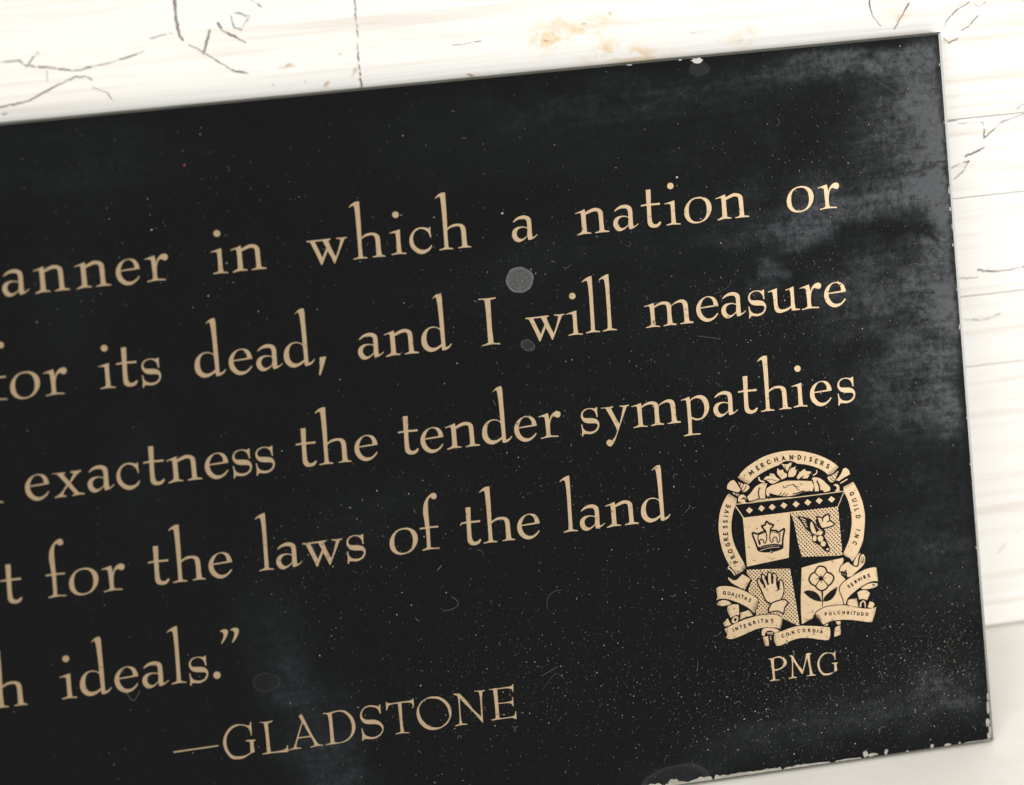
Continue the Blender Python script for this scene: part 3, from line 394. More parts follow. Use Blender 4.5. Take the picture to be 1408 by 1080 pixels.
hand|F|t|4|5256,-5064c 5158,-5003 5102,-4860 5058,-4737 5007,-4613 5004,-4541 5046,-4553 5141,-4721c 5142,-4630 5102,-4508 5112,-4451 5154,-4489 5220,-4673c 5236,-4538 5238,-4460 5268,-4427 5297,-4461 5300,-4657c 5313,-4658c 5341,-4538 5346,-4474 5384,-4468 5417,-4534 5410,-4690 5425,-4790c 5450,-4786 5482,-4699 5490,-4635 5525,-4633 5549,-4747 5541,-4876 5472,-5011 5385,-5065|0
hand|L|k|3|5256,-5064c 5158,-5003 5102,-4860 5058,-4737 5007,-4613 5004,-4541 5046,-4553 5141,-4721c 5142,-4630 5102,-4508 5112,-4451 5154,-4489 5220,-4673c 5236,-4538 5238,-4460 5268,-4427 5297,-4461 5300,-4657c 5313,-4658c 5341,-4538 5346,-4474 5384,-4468 5417,-4534 5410,-4690 5425,-4790c 5450,-4786 5482,-4699 5490,-4635 5525,-4633 5549,-4747 5541,-4876 5472,-5011 5385,-5065|57
hand|S|k|5|5052,-4567 5100,-4638 5141,-4721|31
hand|S|k|5|5159,-4515 5194,-4585 5221,-4666|34
hand|S|k|5|5310,-4502 5311,-4573 5310,-4658|36
hand|S|k|5|5414,-4560 5410,-4690 5433,-4791|21
hand|S|k|5|5378,-4827 5433,-4823 5471,-4776|17
hand|S|k|5|5084,-4584 5126,-4654 5141,-4721|44
hand|S|k|5|5185,-4492 5200,-4585 5221,-4666|44
hand|S|k|5|5329,-4517 5318,-4652|44
hand|S|k|5|5454,-4656 5454,-4735 5438,-4798|44
hand|F|t|4|5261,-5082c 5318,-5056 5415,-5040 5552,-5034 5642,-5110c 5552,-5203 5513,-5336c 5369,-5258 5180,-5267c 5191,-5184|0
hand|L|k|5|5261,-5082c 5318,-5056 5415,-5040 5552,-5034 5642,-5110c 5552,-5203 5513,-5336c 5369,-5258 5180,-5267c 5191,-5184|27
flower|L|k|2|6416,-4428 6522,-4477 6558,-4573c 6660,-4638 6698,-4708 6653,-4807 6558,-4874c 6513,-4920 6416,-4958 6321,-4909 6272,-4840c 6181,-4774 6141,-4677 6197,-4580 6283,-4539c 6338,-4460|35
flower|S|k|2|6383,-4662 6301,-4573 6289,-4546|21
flower|S|k|2|6451,-4671 6527,-4589 6555,-4579|21
flower|S|k|2|6460,-4730 6534,-4831 6552,-4866|21
flower|S|k|2|6363,-4731 6302,-4809 6279,-4836|21
flower|F|k|2.3|6465,-4698 6458,-4720 6441,-4736 6419,-4744 6394,-4741 6373,-4728 6360,-4708 6356,-4685 6364,-4663 6380,-4647 6403,-4640 6427,-4643 6448,-4655 6462,-4675|0
flower|S|k|2.2|6333,-4688 6291,-4694|16
flower|S|k|2.2|6490,-4695 6525,-4693|16
flower|S|k|2.2|6409,-4757 6414,-4784|16
flower|S|k|2.2|6416,-4627 6413,-4600|16
flower|S|k|2.2|6414,-4947 6408,-5103 6392,-5297|44:13
flower|F|k|2.1|5996,-4930c 6088,-4906 6222,-4942 6325,-5027 6373,-5138 6380,-5189c 6246,-5148 6103,-5051|0
flower|F|k|2.1|6764,-4916c 6708,-5063 6602,-5167 6490,-5195 6419,-5186c 6457,-5096 6604,-4984|0
handshake|F|t|1|4911,-2772c 5029,-2669 5118,-2576 5259,-2522 5383,-2537c 5346,-2617 5317,-2717 5313,-2846c 5178,-2836 5096,-2839 4958,-2865c|0
handshake|S|k|2|5204,-2612 5173,-2700 5181,-2830|26
handshake|F|t|1|5358,-2644c 5471,-2592 5637,-2560 5804,-2535 6075,-2563 6373,-2606c 6411,-2718 6375,-2817c 6191,-2808 6051,-2844 5776,-2865 5615,-2830 5430,-2756c 5376,-2828c 5338,-2745|0
handshake|F|t|1|6380,-2555c 6409,-2535 6531,-2554 6635,-2627 6685,-2685 6773,-2787 6760,-2857c 6642,-2875c 6592,-2817 6522,-2835 6426,-2830c 6424,-2719 6410,-2607|0
handshake|S|k|2|6491,-2623 6531,-2719 6534,-2849|34
handshake|S|k|2|5739,-2624 5744,-2671 5785,-2671 5836,-2636 5959,-2640 6021,-2710 6085,-2770|14
handshake|S|k|2|5950,-2617 6014,-2677 6081,-2698|16
handshake|S|k|2|5933,-2829 6043,-2817 6183,-2788|21
handshake|S|k|2|5416,-2755 5562,-2811 5749,-2862 5912,-2876 6051,-2850|18
handshake|S|k|2|5615,-2824 5688,-2768|16
handshake|S|k|2|5682,-2841 5762,-2780|16
handshake|S|k|2|5749,-2857 5815,-2809|16
handshake|S|k|2|5997,-2874 6014,-2834|13
handshake|S|k|2|6031,-2867 6048,-2828|13
handshake|S|k|2|6064,-2861 6081,-2821|13
handshake|S|k|2|6098,-2854 6115,-2815|13
handshake|S|k|2|6131,-2848 6148,-2808|13
handshake|S|k|2|6164,-2842 6181,-2802|13
handshake|S|k|2|6198,-2835 6215,-2796|13
leaf|F|t|1.5|5640,-2243c 5687,-2294 5756,-2283c 5772,-2343 5836,-2389 5835,-2452c 5711,-2494c 5675,-2435 5621,-2351|0
leaf|F|t|1.5|6049,-2252c 6021,-2307c 6059,-2338c 6033,-2413 5974,-2464 5867,-2458c 5868,-2380 5919,-2295|0
leaf|F|t|1.5|5726,-2153c 5833,-2188 5961,-2155c 5930,-2245 5859,-2334 5821,-2323 5781,-2240|0
leaf|F|t|1.5|5313,-2444c 5365,-2392 5448,-2382 5459,-2334c 5546,-2355 5594,-2426 5677,-2494c 5571,-2540 5475,-2551 5385,-2479|0
leaf|S|k|2|5804,-2210 5811,-2283 5850,-2346 5839,-2468|18
leaf|S|k|2|5914,-2223 5892,-2292 5854,-2346|16
leaf|S|k|2|5332,-2466 5455,-2461 5594,-2506|12
leaf|F|t|1.5|6043,-2492c 6075,-2444 6149,-2374 6249,-2328c 6258,-2374 6379,-2404c 6348,-2450 6195,-2471 6081,-2533c|0
leaf|F|t|1.5|6164,-2522c 6237,-2463 6335,-2472c 6286,-2536c|0
leaf|S|t|1|5209,-2393 5214,-2439 5249,-2473 5316,-2496|34
leaf|S|t|1|6506,-2397 6492,-2454 6420,-2487|23
leaf|F|t|1|4711,-2851c 4714,-2774 4752,-2720 4821,-2709 4885,-2756 4890,-2828c 4881,-2891c 4793,-2881|0
leaf|S|k|2|4807,-2798 4856,-2785 4883,-2859 4929,-2878|28
leaf|F|t|1|6844,-2756c 6901,-2730 6974,-2772 6977,-2896c 6861,-2886c 6923,-2831 6898,-2769|0
handshake|F|t|1|4955,-2900c 5082,-2844 5367,-2859c 5928,-2894 5964,-2905c 5500,-2901 4981,-2912c|0
handshake|S|k|2|5011,-2875 5094,-2859 5177,-2849 5312,-2861|18
handshake|F|k|2|5425,-2846 5418,-2862 5402,-2871 5384,-2869 5370,-2857 5366,-2839 5373,-2823 5388,-2815 5407,-2817 5421,-2829|0
handshake|F|k|2|6326,-2848 6318,-2873 6303,-2887 6287,-2885 6274,-2868 6271,-2841 6279,-2816 6294,-2802 6310,-2804 6323,-2821|0
letter|A|k|5|5034,-2327 4993,-2250 5059,-2293 5051,-2217 5106,-2287|18
letter|A|k|5|5196,-2137 5157,-2156 5200,-2232 5241,-2213;5178,-2193 5211,-2177|18
letter|A|k|5|5301,-2191 5266,-2112 5298,-2100 5316,-2113 5316,-2138 5284,-2152;5308,-2142 5349,-2174|18
letter|A|k|5|5467,-2054 5442,-2048 5420,-2064 5417,-2099 5441,-2127 5469,-2130 5488,-2111|18
letter|A|k|5|5597,-2105 5582,-2020;5655,-2098 5639,-2013;5590,-2062 5647,-2055|18
letter|A|k|5|5752,-2093 5780,-2007 5820,-2092;5762,-2063 5805,-2062|18
letter|A|k|5|5933,-2092 5935,-2007 5991,-2096 5993,-2011|18
letter|A|k|5|6105,-2109 6118,-2025 6145,-2030 6168,-2056 6169,-2078 6162,-2098 6132,-2114 6105,-2109|18
letter|A|k|5|6250,-2147 6272,-2065|18
letter|A|k|5|6419,-2120 6404,-2104 6382,-2106 6376,-2122 6390,-2142 6404,-2163 6396,-2180 6373,-2183 6357,-2166|18
letter|A|k|5|6552,-2167 6511,-2148 6474,-2225 6517,-2245;6493,-2185 6528,-2201|18
letter|A|k|5|6588,-2280 6631,-2207 6662,-2224 6662,-2246 6642,-2259 6609,-2243;6633,-2257 6634,-2306|18
letter|A|k|5|6793,-2316 6781,-2297 6758,-2295 6749,-2310 6759,-2331 6768,-2355 6756,-2369 6733,-2367 6720,-2348|18
letter|A|k|5|4590,-4105 4509,-4137 4495,-4107 4507,-4089 4535,-4091 4551,-4120|17
letter|A|k|5|4539,-4000 4456,-4028 4443,-3995 4457,-3980 4483,-3982 4498,-4014;4488,-3989 4520,-3953|17
letter|A|k|5|4484,-3853 4479,-3880 4452,-3897 4419,-3894 4399,-3875 4405,-3848 4431,-3831 4464,-3833 4484,-3853|17
letter|A|k|5|4365,-3699 4358,-3723 4374,-3744 4410,-3749 4440,-3730 4444,-3706 4425,-3686 4399,-3690 4404,-3711|17
letter|A|k|5|4419,-3624 4331,-3632 4326,-3598 4344,-3586 4369,-3595 4375,-3628;4372,-3603 4412,-3575|17
letter|A|k|5|4324,-3460 4324,-3503 4413,-3507 4413,-3463;4366,-3505 4367,-3469|17
letter|A|k|5|4342,-3317 4330,-3334 4339,-3354 4356,-3356 4372,-3339 4390,-3322 4409,-3326 4418,-3347 4406,-3365|17
letter|A|k|5|4360,-3200 4347,-3216 4354,-3237 4372,-3240 4389,-3224 4408,-3209 4427,-3214 4434,-3235 4421,-3253|17
letter|A|k|5|4453,-3127 4366,-3105|17
letter|A|k|5|4383,-3038 4477,-3040 4402,-2982|17
letter|A|k|5|4447,-2869 4432,-2909 4515,-2942 4531,-2901;4472,-2924 4485,-2891|17
letter|A|k|5|7285,-2996 7291,-2971 7273,-2952 7236,-2948 7208,-2969 7205,-2994 7225,-3012 7252,-3007 7244,-2986|17
letter|A|k|5|7333,-3088 7272,-3100 7252,-3112 7252,-3132 7261,-3149 7285,-3152 7347,-3141|17
letter|A|k|5|7267,-3240 7356,-3231|17
letter|A|k|5|7373,-3312 7283,-3320 7289,-3359|17
letter|A|k|5|7300,-3460 7390,-3455 7393,-3481 7374,-3508 7352,-3513 7329,-3511 7304,-3486 7300,-3460|17
letter|A|k|5|7285,-3752 7366,-3781|17
letter|A|k|5|7249,-3852 7330,-3882 7232,-3901 7312,-3931|17
letter|A|k|5|7237,-4074 7259,-4065 7264,-4040 7244,-4012 7210,-4004 7188,-4018 7186,-4042|17
letter|A|k|5|7087,-4093 7091,-4095|17
letter|A|k|5|4231,-4756 4215,-4742 4211,-4718 4224,-4698 4244,-4693 4261,-4706 4264,-4730 4252,-4750 4231,-4756;4241,-4741 4260,-4768|14
letter|A|k|5|4326,-4711 4314,-4754 4317,-4771 4331,-4779 4346,-4780 4355,-4766 4366,-4722|14
letter|A|k|5|4384,-4795 4434,-4747 4432,-4816;4402,-4778 4432,-4792|14
letter|A|k|5|4505,-4788 4478,-4846 4506,-4859|14
letter|A|k|5|4556,-4872 4574,-4810|14
letter|A|k|5|4614,-4891 4640,-4833;4621,-4824 4660,-4842|14
letter|A|k|5|4660,-4917 4715,-4875 4705,-4943;4680,-4903 4708,-4919|14
letter|A|k|5|4814,-4940 4805,-4925 4788,-4925 4781,-4936 4789,-4952 4796,-4970 4788,-4981 4771,-4980 4761,-4965|14
letter|A|k|5|4374,-5568 4352,-5505|14
letter|A|k|5|4433,-5551 4413,-5488 4475,-5540 4455,-5478|14
letter|A|k|5|4549,-5523 4533,-5459;4513,-5462 4554,-5455|14
letter|A|k|5|4643,-5446 4610,-5450 4623,-5515 4657,-5510;4616,-5481 4644,-5477|14
letter|A|k|5|4760,-5435 4740,-5429 4724,-5440 4721,-5466 4738,-5489 4757,-5493 4772,-5480 4768,-5460 4752,-5464|14
letter|A|k|5|4838,-5472 4821,-5408 4847,-5403 4859,-5415 4855,-5433 4830,-5440;4849,-5436 4876,-5464|14
letter|A|k|5|4947,-5455 4938,-5390|14
letter|A|k|5|5018,-5454 5022,-5389;5001,-5387 5043,-5392|14
letter|A|k|5|5096,-5471 5126,-5409 5148,-5476;5107,-5449 5140,-5453|14
letter|A|k|5|5260,-5421 5245,-5413 5230,-5420 5230,-5433 5245,-5444 5261,-5456 5259,-5470 5244,-5478 5228,-5469|14
letter|A|k|5|5468,-5775 5450,-5769 5433,-5781 5431,-5806 5448,-5827 5469,-5830 5483,-5817|14
letter|A|k|5|5569,-5806 5549,-5801 5536,-5781 5538,-5758 5553,-5745 5573,-5751 5586,-5771 5585,-5794 5569,-5806|14
letter|A|k|5|5672,-5789 5659,-5727 5713,-5784 5701,-5722|14
letter|A|k|5|5835,-5720 5818,-5712 5799,-5720 5792,-5744 5804,-5767 5824,-5774 5841,-5764|14
letter|A|k|5|5935,-5777 5917,-5766 5909,-5744 5918,-5722 5936,-5714 5954,-5725 5962,-5748 5953,-5769 5935,-5777|14
letter|A|k|5|6029,-5788 6036,-5727 6062,-5731 6068,-5746 6059,-5760 6032,-5758;6052,-5761 6067,-5794|14
letter|A|k|5|6136,-5807 6147,-5746 6166,-5750 6183,-5770 6183,-5786 6177,-5800 6155,-5812 6136,-5807|14
letter|A|k|5|6229,-5830 6244,-5770|14
letter|A|k|5|6289,-5848 6329,-5795 6337,-5863;6303,-5830 6334,-5839|14
letter|A|k|5|6439,-5494 6435,-5431 6460,-5431 6470,-5445 6462,-5462 6437,-5464|14
letter|A|k|5|6530,-5431 6534,-5475 6541,-5490 6556,-5493 6570,-5490 6574,-5474 6571,-5430|14
letter|A|k|5|6637,-5428 6641,-5490 6670,-5490|14
letter|A|k|5|6764,-5443 6748,-5432 6728,-5437 6717,-5460 6726,-5485 6745,-5494 6763,-5486|14
letter|A|k|5|6830,-5507 6838,-5445;6872,-5514 6881,-5452;6834,-5476 6876,-5483|14
letter|A|k|5|6931,-5528 6939,-5466 6966,-5470 6972,-5485 6962,-5500 6935,-5497;6955,-5500 6969,-5534|14
letter|A|k|5|7024,-5540 7030,-5478|14
letter|A|k|5|7088,-5551 7100,-5490;7081,-5485 7121,-5495|14
letter|A|k|5|7165,-5509 7156,-5552 7159,-5568 7173,-5575 7188,-5575 7196,-5561 7205,-5519|14
letter|A|k|5|7246,-5591 7254,-5529 7274,-5533 7291,-5552 7292,-5568 7287,-5583 7265,-5595 7246,-5591|14
letter|A|k|5|7369,-5611 7352,-5599 7346,-5576 7356,-5555 7376,-5549 7393,-5561 7399,-5584 7388,-5604 7369,-5611|14
letter|A|k|5|7018,-4911 7002,-4909 6993,-4921 6998,-4932 7015,-4936 7033,-4941 7038,-4953 7028,-4965 7012,-4964|16
letter|A|k|5|7091,-4871 7064,-4884 7095,-4938 7123,-4924;7078,-4910 7102,-4899|16
letter|A|k|5|7180,-4892 7149,-4838 7171,-4828 7184,-4836 7186,-4854 7164,-4865;7181,-4857 7212,-4877|16
letter|A|k|5|7225,-4805 7273,-4852 7265,-4788|16
letter|A|k|5|7323,-4831 7301,-4773|16
letter|A|k|5|7378,-4817 7360,-4759 7384,-4753 7396,-4764 7393,-4781 7369,-4788;7387,-4784 7413,-4809|16
letter|A|k|5|7491,-4728 7461,-4735 7479,-4794 7510,-4786;7469,-4763 7495,-4757|16
'''
HALFTONE = '''6028,-4147 6061,-4187 6008,-4027 6041,-4068 6075,-4109 6108,-4149 6142,-4190 5987,-3908 6021,-3949 6055,-3990 6088,-4030 6122,-4071 6155,-4111 6189,-4152 6223,-4193 5967,-3789 6001,-3830 6034,-3870 6068,-3911 6102,-3952 6135,-3992 6169,-4033 6203,-4074 6236,-4114 6270,-4155 6304,-4196 5947,-3670 5981,-3711 6014,-3751 6048,-3792 6081,-3833 6115,-3873 6149,-3914 6182,-3954 6216,-3995 6250,-4036 6283,-4076 6317,-4117 6351,-4158 6384,-4199 5927,-3551 5960,-3592 5994,-3632 6028,-3673 6061,-3713 6095,-3754 6128,-3795 6162,-3835 6196,-3876 6229,-3917 6263,-3957 6297,-3998 6330,-4039 6364,-4079 6398,-4120 6432,-4161 6465,-4201 5907,-3432 5940,-3473 5974,-3513 6007,-3554 6041,-3594 6075,-3635 6108,-3676 6142,-3716 6176,-3757 6209,-3797 6243,-3838 6277,-3879 6310,-3919 6344,-3960 6378,-4001 6411,-4041 6445,-4082 6479,-4123 6512,-4163 6546,-4204 5887,-3313 5920,-3354 5954,-3394 5987,-3435 6021,-3475 6054,-3516 6088,-3557 6122,-3597 6155,-3638 6189,-3678 6223,-3719 6256,-3759 6290,-3800 6324,-3841 6357,-3881 6391,-3922 6425,-3963 6458,-4003 6492,-4044 6526,-4085 6560,-4126 6593,-4166 6627,-4207 5900,-3235 5934,-3276 5967,-3316 6001,-3357 6034,-3397 6068,-3438 6102,-3478 6135,-3519 6169,-3559 6202,-3600 6236,-3640 6270,-3681 6303,-3722 6337,-3762 6371,-3803 6404,-3844 6438,-3884 6472,-3925 6506,-3966 6539,-4006 6573,-4047 6607,-4088 6641,-4128 6674,-4169 6708,-4210 5981,-3238 6014,-3278 6048,-3319 6081,-3359 6115,-3400 6149,-3440 6182,-3481 6216,-3521 6249,-3562 6283,-3602 6317,-3643 6350,-3684 6384,-3724 6418,-3765 6452,-3806 6485,-3846 6519,-3887 6553,-3928 6587,-3968 6620,-4009 6654,-4050 6688,-4090 6722,-4131 6755,-4172 6789,-4213 6061,-3240 6095,-3281 6128,-3321 6162,-3362 6196,-3402 6229,-3443 6263,-3483 6297,-3524 6330,-3565 6364,-3605 6398,-3646 6431,-3686 6465,-3727 6499,-3768 6532,-3808 6566,-3849 6600,-3890 6634,-3930 6667,-3971 6701,-4012 6735,-4053 6769,-4093 6803,-4134 6836,-4175 6870,-4216 6904,-4256 6108,-3202 6142,-3243 6175,-3283 6209,-3324 6243,-3364 6276,-3405 6310,-3446 6344,-3486 6377,-3527 6411,-3567 6445,-3608 6478,-3648 6512,-3689 6546,-3730 6580,-3770 6613,-3811 6647,-3852 6681,-3892 6715,-3933 6748,-3974 6782,-4015 6816,-4055 6850,-4096 6884,-4137 6918,-4178 6189,-3205 6222,-3245 6256,-3286 6290,-3326 6323,-3367 6357,-3408 6391,-3448 6424,-3489 6458,-3529 6492,-3570 6526,-3611 6559,-3651 6593,-3692 6627,-3732 6661,-3773 6694,-3814 6728,-3855 6762,-3895 6796,-3936 6829,-3977 6863,-4017 6897,-4058 6269,-3208 6303,-3248 6337,-3289 6370,-3329 6404,-3370 6438,-3410 6472,-3451 6505,-3491 6539,-3532 6573,-3573 6606,-3613 6640,-3654 6674,-3695 6708,-3735 6742,-3776 6775,-3817 6809,-3857 6843,-3898 6877,-3939 6911,-3979 6350,-3210 6384,-3251 6418,-3291 6451,-3332 6485,-3372 6519,-3413 6552,-3453 6586,-3494 6620,-3535 6654,-3575 6687,-3616 6721,-3657 6755,-3697 6789,-3738 6823,-3779 6856,-3819 6890,-3860 6924,-3901 6431,-3213 6465,-3253 6498,-3294 6532,-3334 6566,-3375 6600,-3416 6633,-3456 6667,-3497 6701,-3537 6735,-3578 6768,-3619 6802,-3659 6836,-3700 6870,-3741 6904,-3781 6512,-3215 6546,-3256 6579,-3296 6613,-3337 6647,-3378 6680,-3418 6714,-3459 6748,-3499 6782,-3540 6816,-3581 6849,-3621 6883,-3662 6917,-3703 6593,-3218 6626,-3258 6660,-3299 6694,-3340 6728,-3380 6761,-3421 6795,-3461 6829,-3502 6863,-3543 6897,-3583 6674,-3220 6707,-3261 6741,-3302 6775,-3342 6809,-3383 6842,-3423 6876,-3464 6910,-3505 6754,-3223 6788,-3264 6822,-3304 6856,-3345 6890,-3385 6835,-3226 6869,-3266 6903,-3307 4901,-5265 4943,-5229 4980,-5271 5017,-5314 4949,-5150 4985,-5193 5022,-5235 5059,-5278 5095,-5320 4954,-5071 4991,-5114 5027,-5156 5064,-5199 5101,-5241 5137,-5284 5174,-5326 4776,-4781 4813,-4823 4849,-4865 4886,-4908 4923,-4950 4959,-4993 4996,-5035 5033,-5077 5069,-5120 5106,-5162 5143,-5205 5179,-5247 5216,-5290 5253,-5332 4818,-4744 4855,-4787 4891,-4829 4928,-4871 4964,-4914 5001,-4956 5038,-4999 5074,-5041 5111,-5084 5148,-5126 5185,-5168 5221,-5211 5258,-5253 5295,-5296 5332,-5339 4823,-4666 4860,-4708 4896,-4750 4933,-4793 4970,-4835 5006,-4877 5043,-4920 5080,-4962 5116,-5005 5153,-5047 5190,-5090 5227,-5132 5263,-5175 5300,-5217 5337,-5260 5374,-5302 5410,-5345 5447,-5387 4865,-4629 4902,-4672 4938,-4714 4975,-4756 5012,-4799 5048,-4841 5085,-4883 5122,-4926 5158,-4968 5195,-5011 5232,-5053 5269,-5096 5305,-5138 5342,-5181 5379,-5223 5416,-5266 5453,-5308 5489,-5351 5526,-5393 5563,-5436 5600,-5479 4870,-4551 4907,-4593 4944,-4635 4980,-4678 5017,-4720 5054,-4762 5090,-4805 5127,-4847 5164,-4890 5201,-4932 5237,-4974 5274,-5017 5311,-5059 5347,-5102 5384,-5144 5421,-5187 5458,-5229 5495,-5272 5531,-5314 5568,-5357 5605,-5400 5642,-5442 5679,-5485 5716,-5527 5753,-5570 4803,-4387 4839,-4430 4876,-4472 4912,-4514 4949,-4557 4986,-4599 5022,-4641 5059,-4684 5096,-4726 5132,-4768 5169,-4811 5206,-4853 5243,-4896 5279,-4938 5316,-4980 5353,-5023 5390,-5065 5426,-5108 5463,-5150 5500,-5193 5537,-5235 5574,-5278 5610,-5321 5647,-5363 5684,-5406 5721,-5448 5758,-5491 5795,-5534 5832,-5576 4808,-4309 4844,-4351 4881,-4393 4918,-4436 4954,-4478 4991,-4520 5028,-4562 5064,-4605 5101,-4647 5138,-4690 5174,-4732 5211,-4774 5248,-4817 5285,-4859 5321,-4902 5358,-4944 5395,-4987 5432,-5029 5468,-5072 5505,-5114 5542,-5157 5579,-5199 5616,-5242 5653,-5284 5689,-5327 5726,-5369 5763,-5412 5800,-5455 5837,-5497 4886,-4315 4923,-4357 4960,-4399 4996,-4441 5033,-4484 5070,-4526 5106,-4568 5143,-4611 5180,-4653 5216,-4696 5253,-4738 5290,-4780 5327,-4823 5363,-4865 5400,-4908 5437,-4950 5474,-4993 5510,-5035 5547,-5078 5584,-5120 5621,-5163 5658,-5205 5695,-5248 5732,-5290 5768,-5333 5805,-5376 4965,-4320 5002,-4363 5038,-4405 5075,-4447 5112,-4490 5148,-4532 5185,-4574 5222,-4617 5258,-4659 5295,-4702 5332,-4744 5369,-4786 5405,-4829 5442,-4871 5479,-4914 5516,-4956 5553,-4999 5589,-5041 5626,-5084 5663,-5126 5700,-5169 5737,-5211 5774,-5254 5811,-5296 5044,-4326 5080,-4369 5117,-4411 5154,-4453 5190,-4496 5227,-4538 5264,-4580 5300,-4623 5337,-4665 5374,-4708 5411,-4750 5447,-4792 5484,-4835 5521,-4877 5558,-4920 5595,-4962 5631,-5005 5668,-5047 5705,-5090 5742,-5132 5779,-5175 5159,-4375 5196,-4417 5232,-4459 5269,-4502 5306,-4544 5342,-4586 5379,-4629 5416,-4671 5453,-4714 5489,-4756 5526,-4798 5563,-4841 5600,-4883 5637,-4926 5674,-4968 5710,-5011 5747,-5053 5784,-5096 5238,-4381 5274,-4423 5311,-4465 5348,-4508 5384,-4550 5421,-4592 5458,-4635 5495,-4677 5532,-4720 5568,-4762 5605,-4804 5642,-4847 5679,-4889 5716,-4932 5753,-4974 5789,-5017 5316,-4386 5353,-4429 5390,-4471 5426,-4514 5463,-4556 5500,-4598 5537,-4641 5574,-4683 5610,-4726 5647,-4768 5684,-4810 5721,-4853 5758,-4895 5395,-4392 5432,-4435 5469,-4477 5505,-4519 5542,-4562 5579,-4604 5616,-4647 5653,-4689 5689,-4732 5726,-4774 5763,-4817 5474,-4398 5511,-4441 5547,-4483 5584,-4525 5621,-4568 5658,-4610 5695,-4653 5731,-4695 5768,-4738 5553,-4404 5589,-4447 5626,-4489 5663,-4531 5700,-4574 5737,-4616 5631,-4410 5668,-4453 5705,-4495 5742,-4537 5710,-4416'''
CRACKS = '''
31|-9939,15679 -9545,15672 -9433,15554 -9069,15488 -8427,15349 -7745,15451 -7298,15546 -6998,15641
31|-9977,14734 -9417,14801 -8864,15054 -8431,15226 -8196,15203 -8095,15117
31|-8100,14963 -7793,14825 -7737,14726 -7665,14626
20|-9420,15507 -9281,15707 -9145,15816
20|-9013,15421 -8992,15189
51|-6379,16654 -6345,16192 -6293,15881 -6221,15781
36|-6104,15678 -5809,15496 -5514,15266 -5187,15033 -4902,14959
41|-5665,15944 -5745,15675 -5810,15449
41|-5498,16082 -5426,15921 -5130,15739 -4937,15597
26|-5226,16210 -5171,15959 -5022,15883 -4882,16132 -5045,16255 -5195,16238
20|-5120,16262 -4822,16157 -4929,16059
26|-4830,16541 -4712,16423 -4564,16302
22|-6888,15876 -6664,15931 -6425,15954
31|-2659,16373 -2632,15844
31|-2617,15780 -2589,15498
31|-2605,15375 -2577,14998
31|-2577,14904 -2548,14682
31|-2548,14619 -2519,14365
31|8503,15330 8545,15118 8603,14919 8811,14658
41|9414,15118 9309,14918 9187,14703 9111,14565
26|10790,15023 10500,14856 10312,14663 10237,14507
20|11007,14695 10819,14485 10609,14375
26|10249,14279 10372,14137 10583,14231
15|10909,14964 11029,14888 11157,14989
31|11258,12274 11303,12070 11297,11888 11507,12050 11650,12201 12065,12326 12232,12359
16|10686,12299 11259,12258
41|10896,11513 11094,11592 11325,11685
26|10589,11278 10770,11359 10986,11403 10863,11182 10653,11020
20|12021,12496 12217,12609
41|11331,8831 11625,8764 12020,8753 12446,8791
20|10879,8677 11340,8659
22|11051,7696 11483,7628 11739,7667 11923,7749
16|12825,2492 12591,2270
14|12391,2080 12192,1852
16|-606,15137 -327,15142 14,15172
15|-5068,14975 -4873,14925
16|10432,12358 10682,12366
20|-9925,14575 -9836,14597
'''
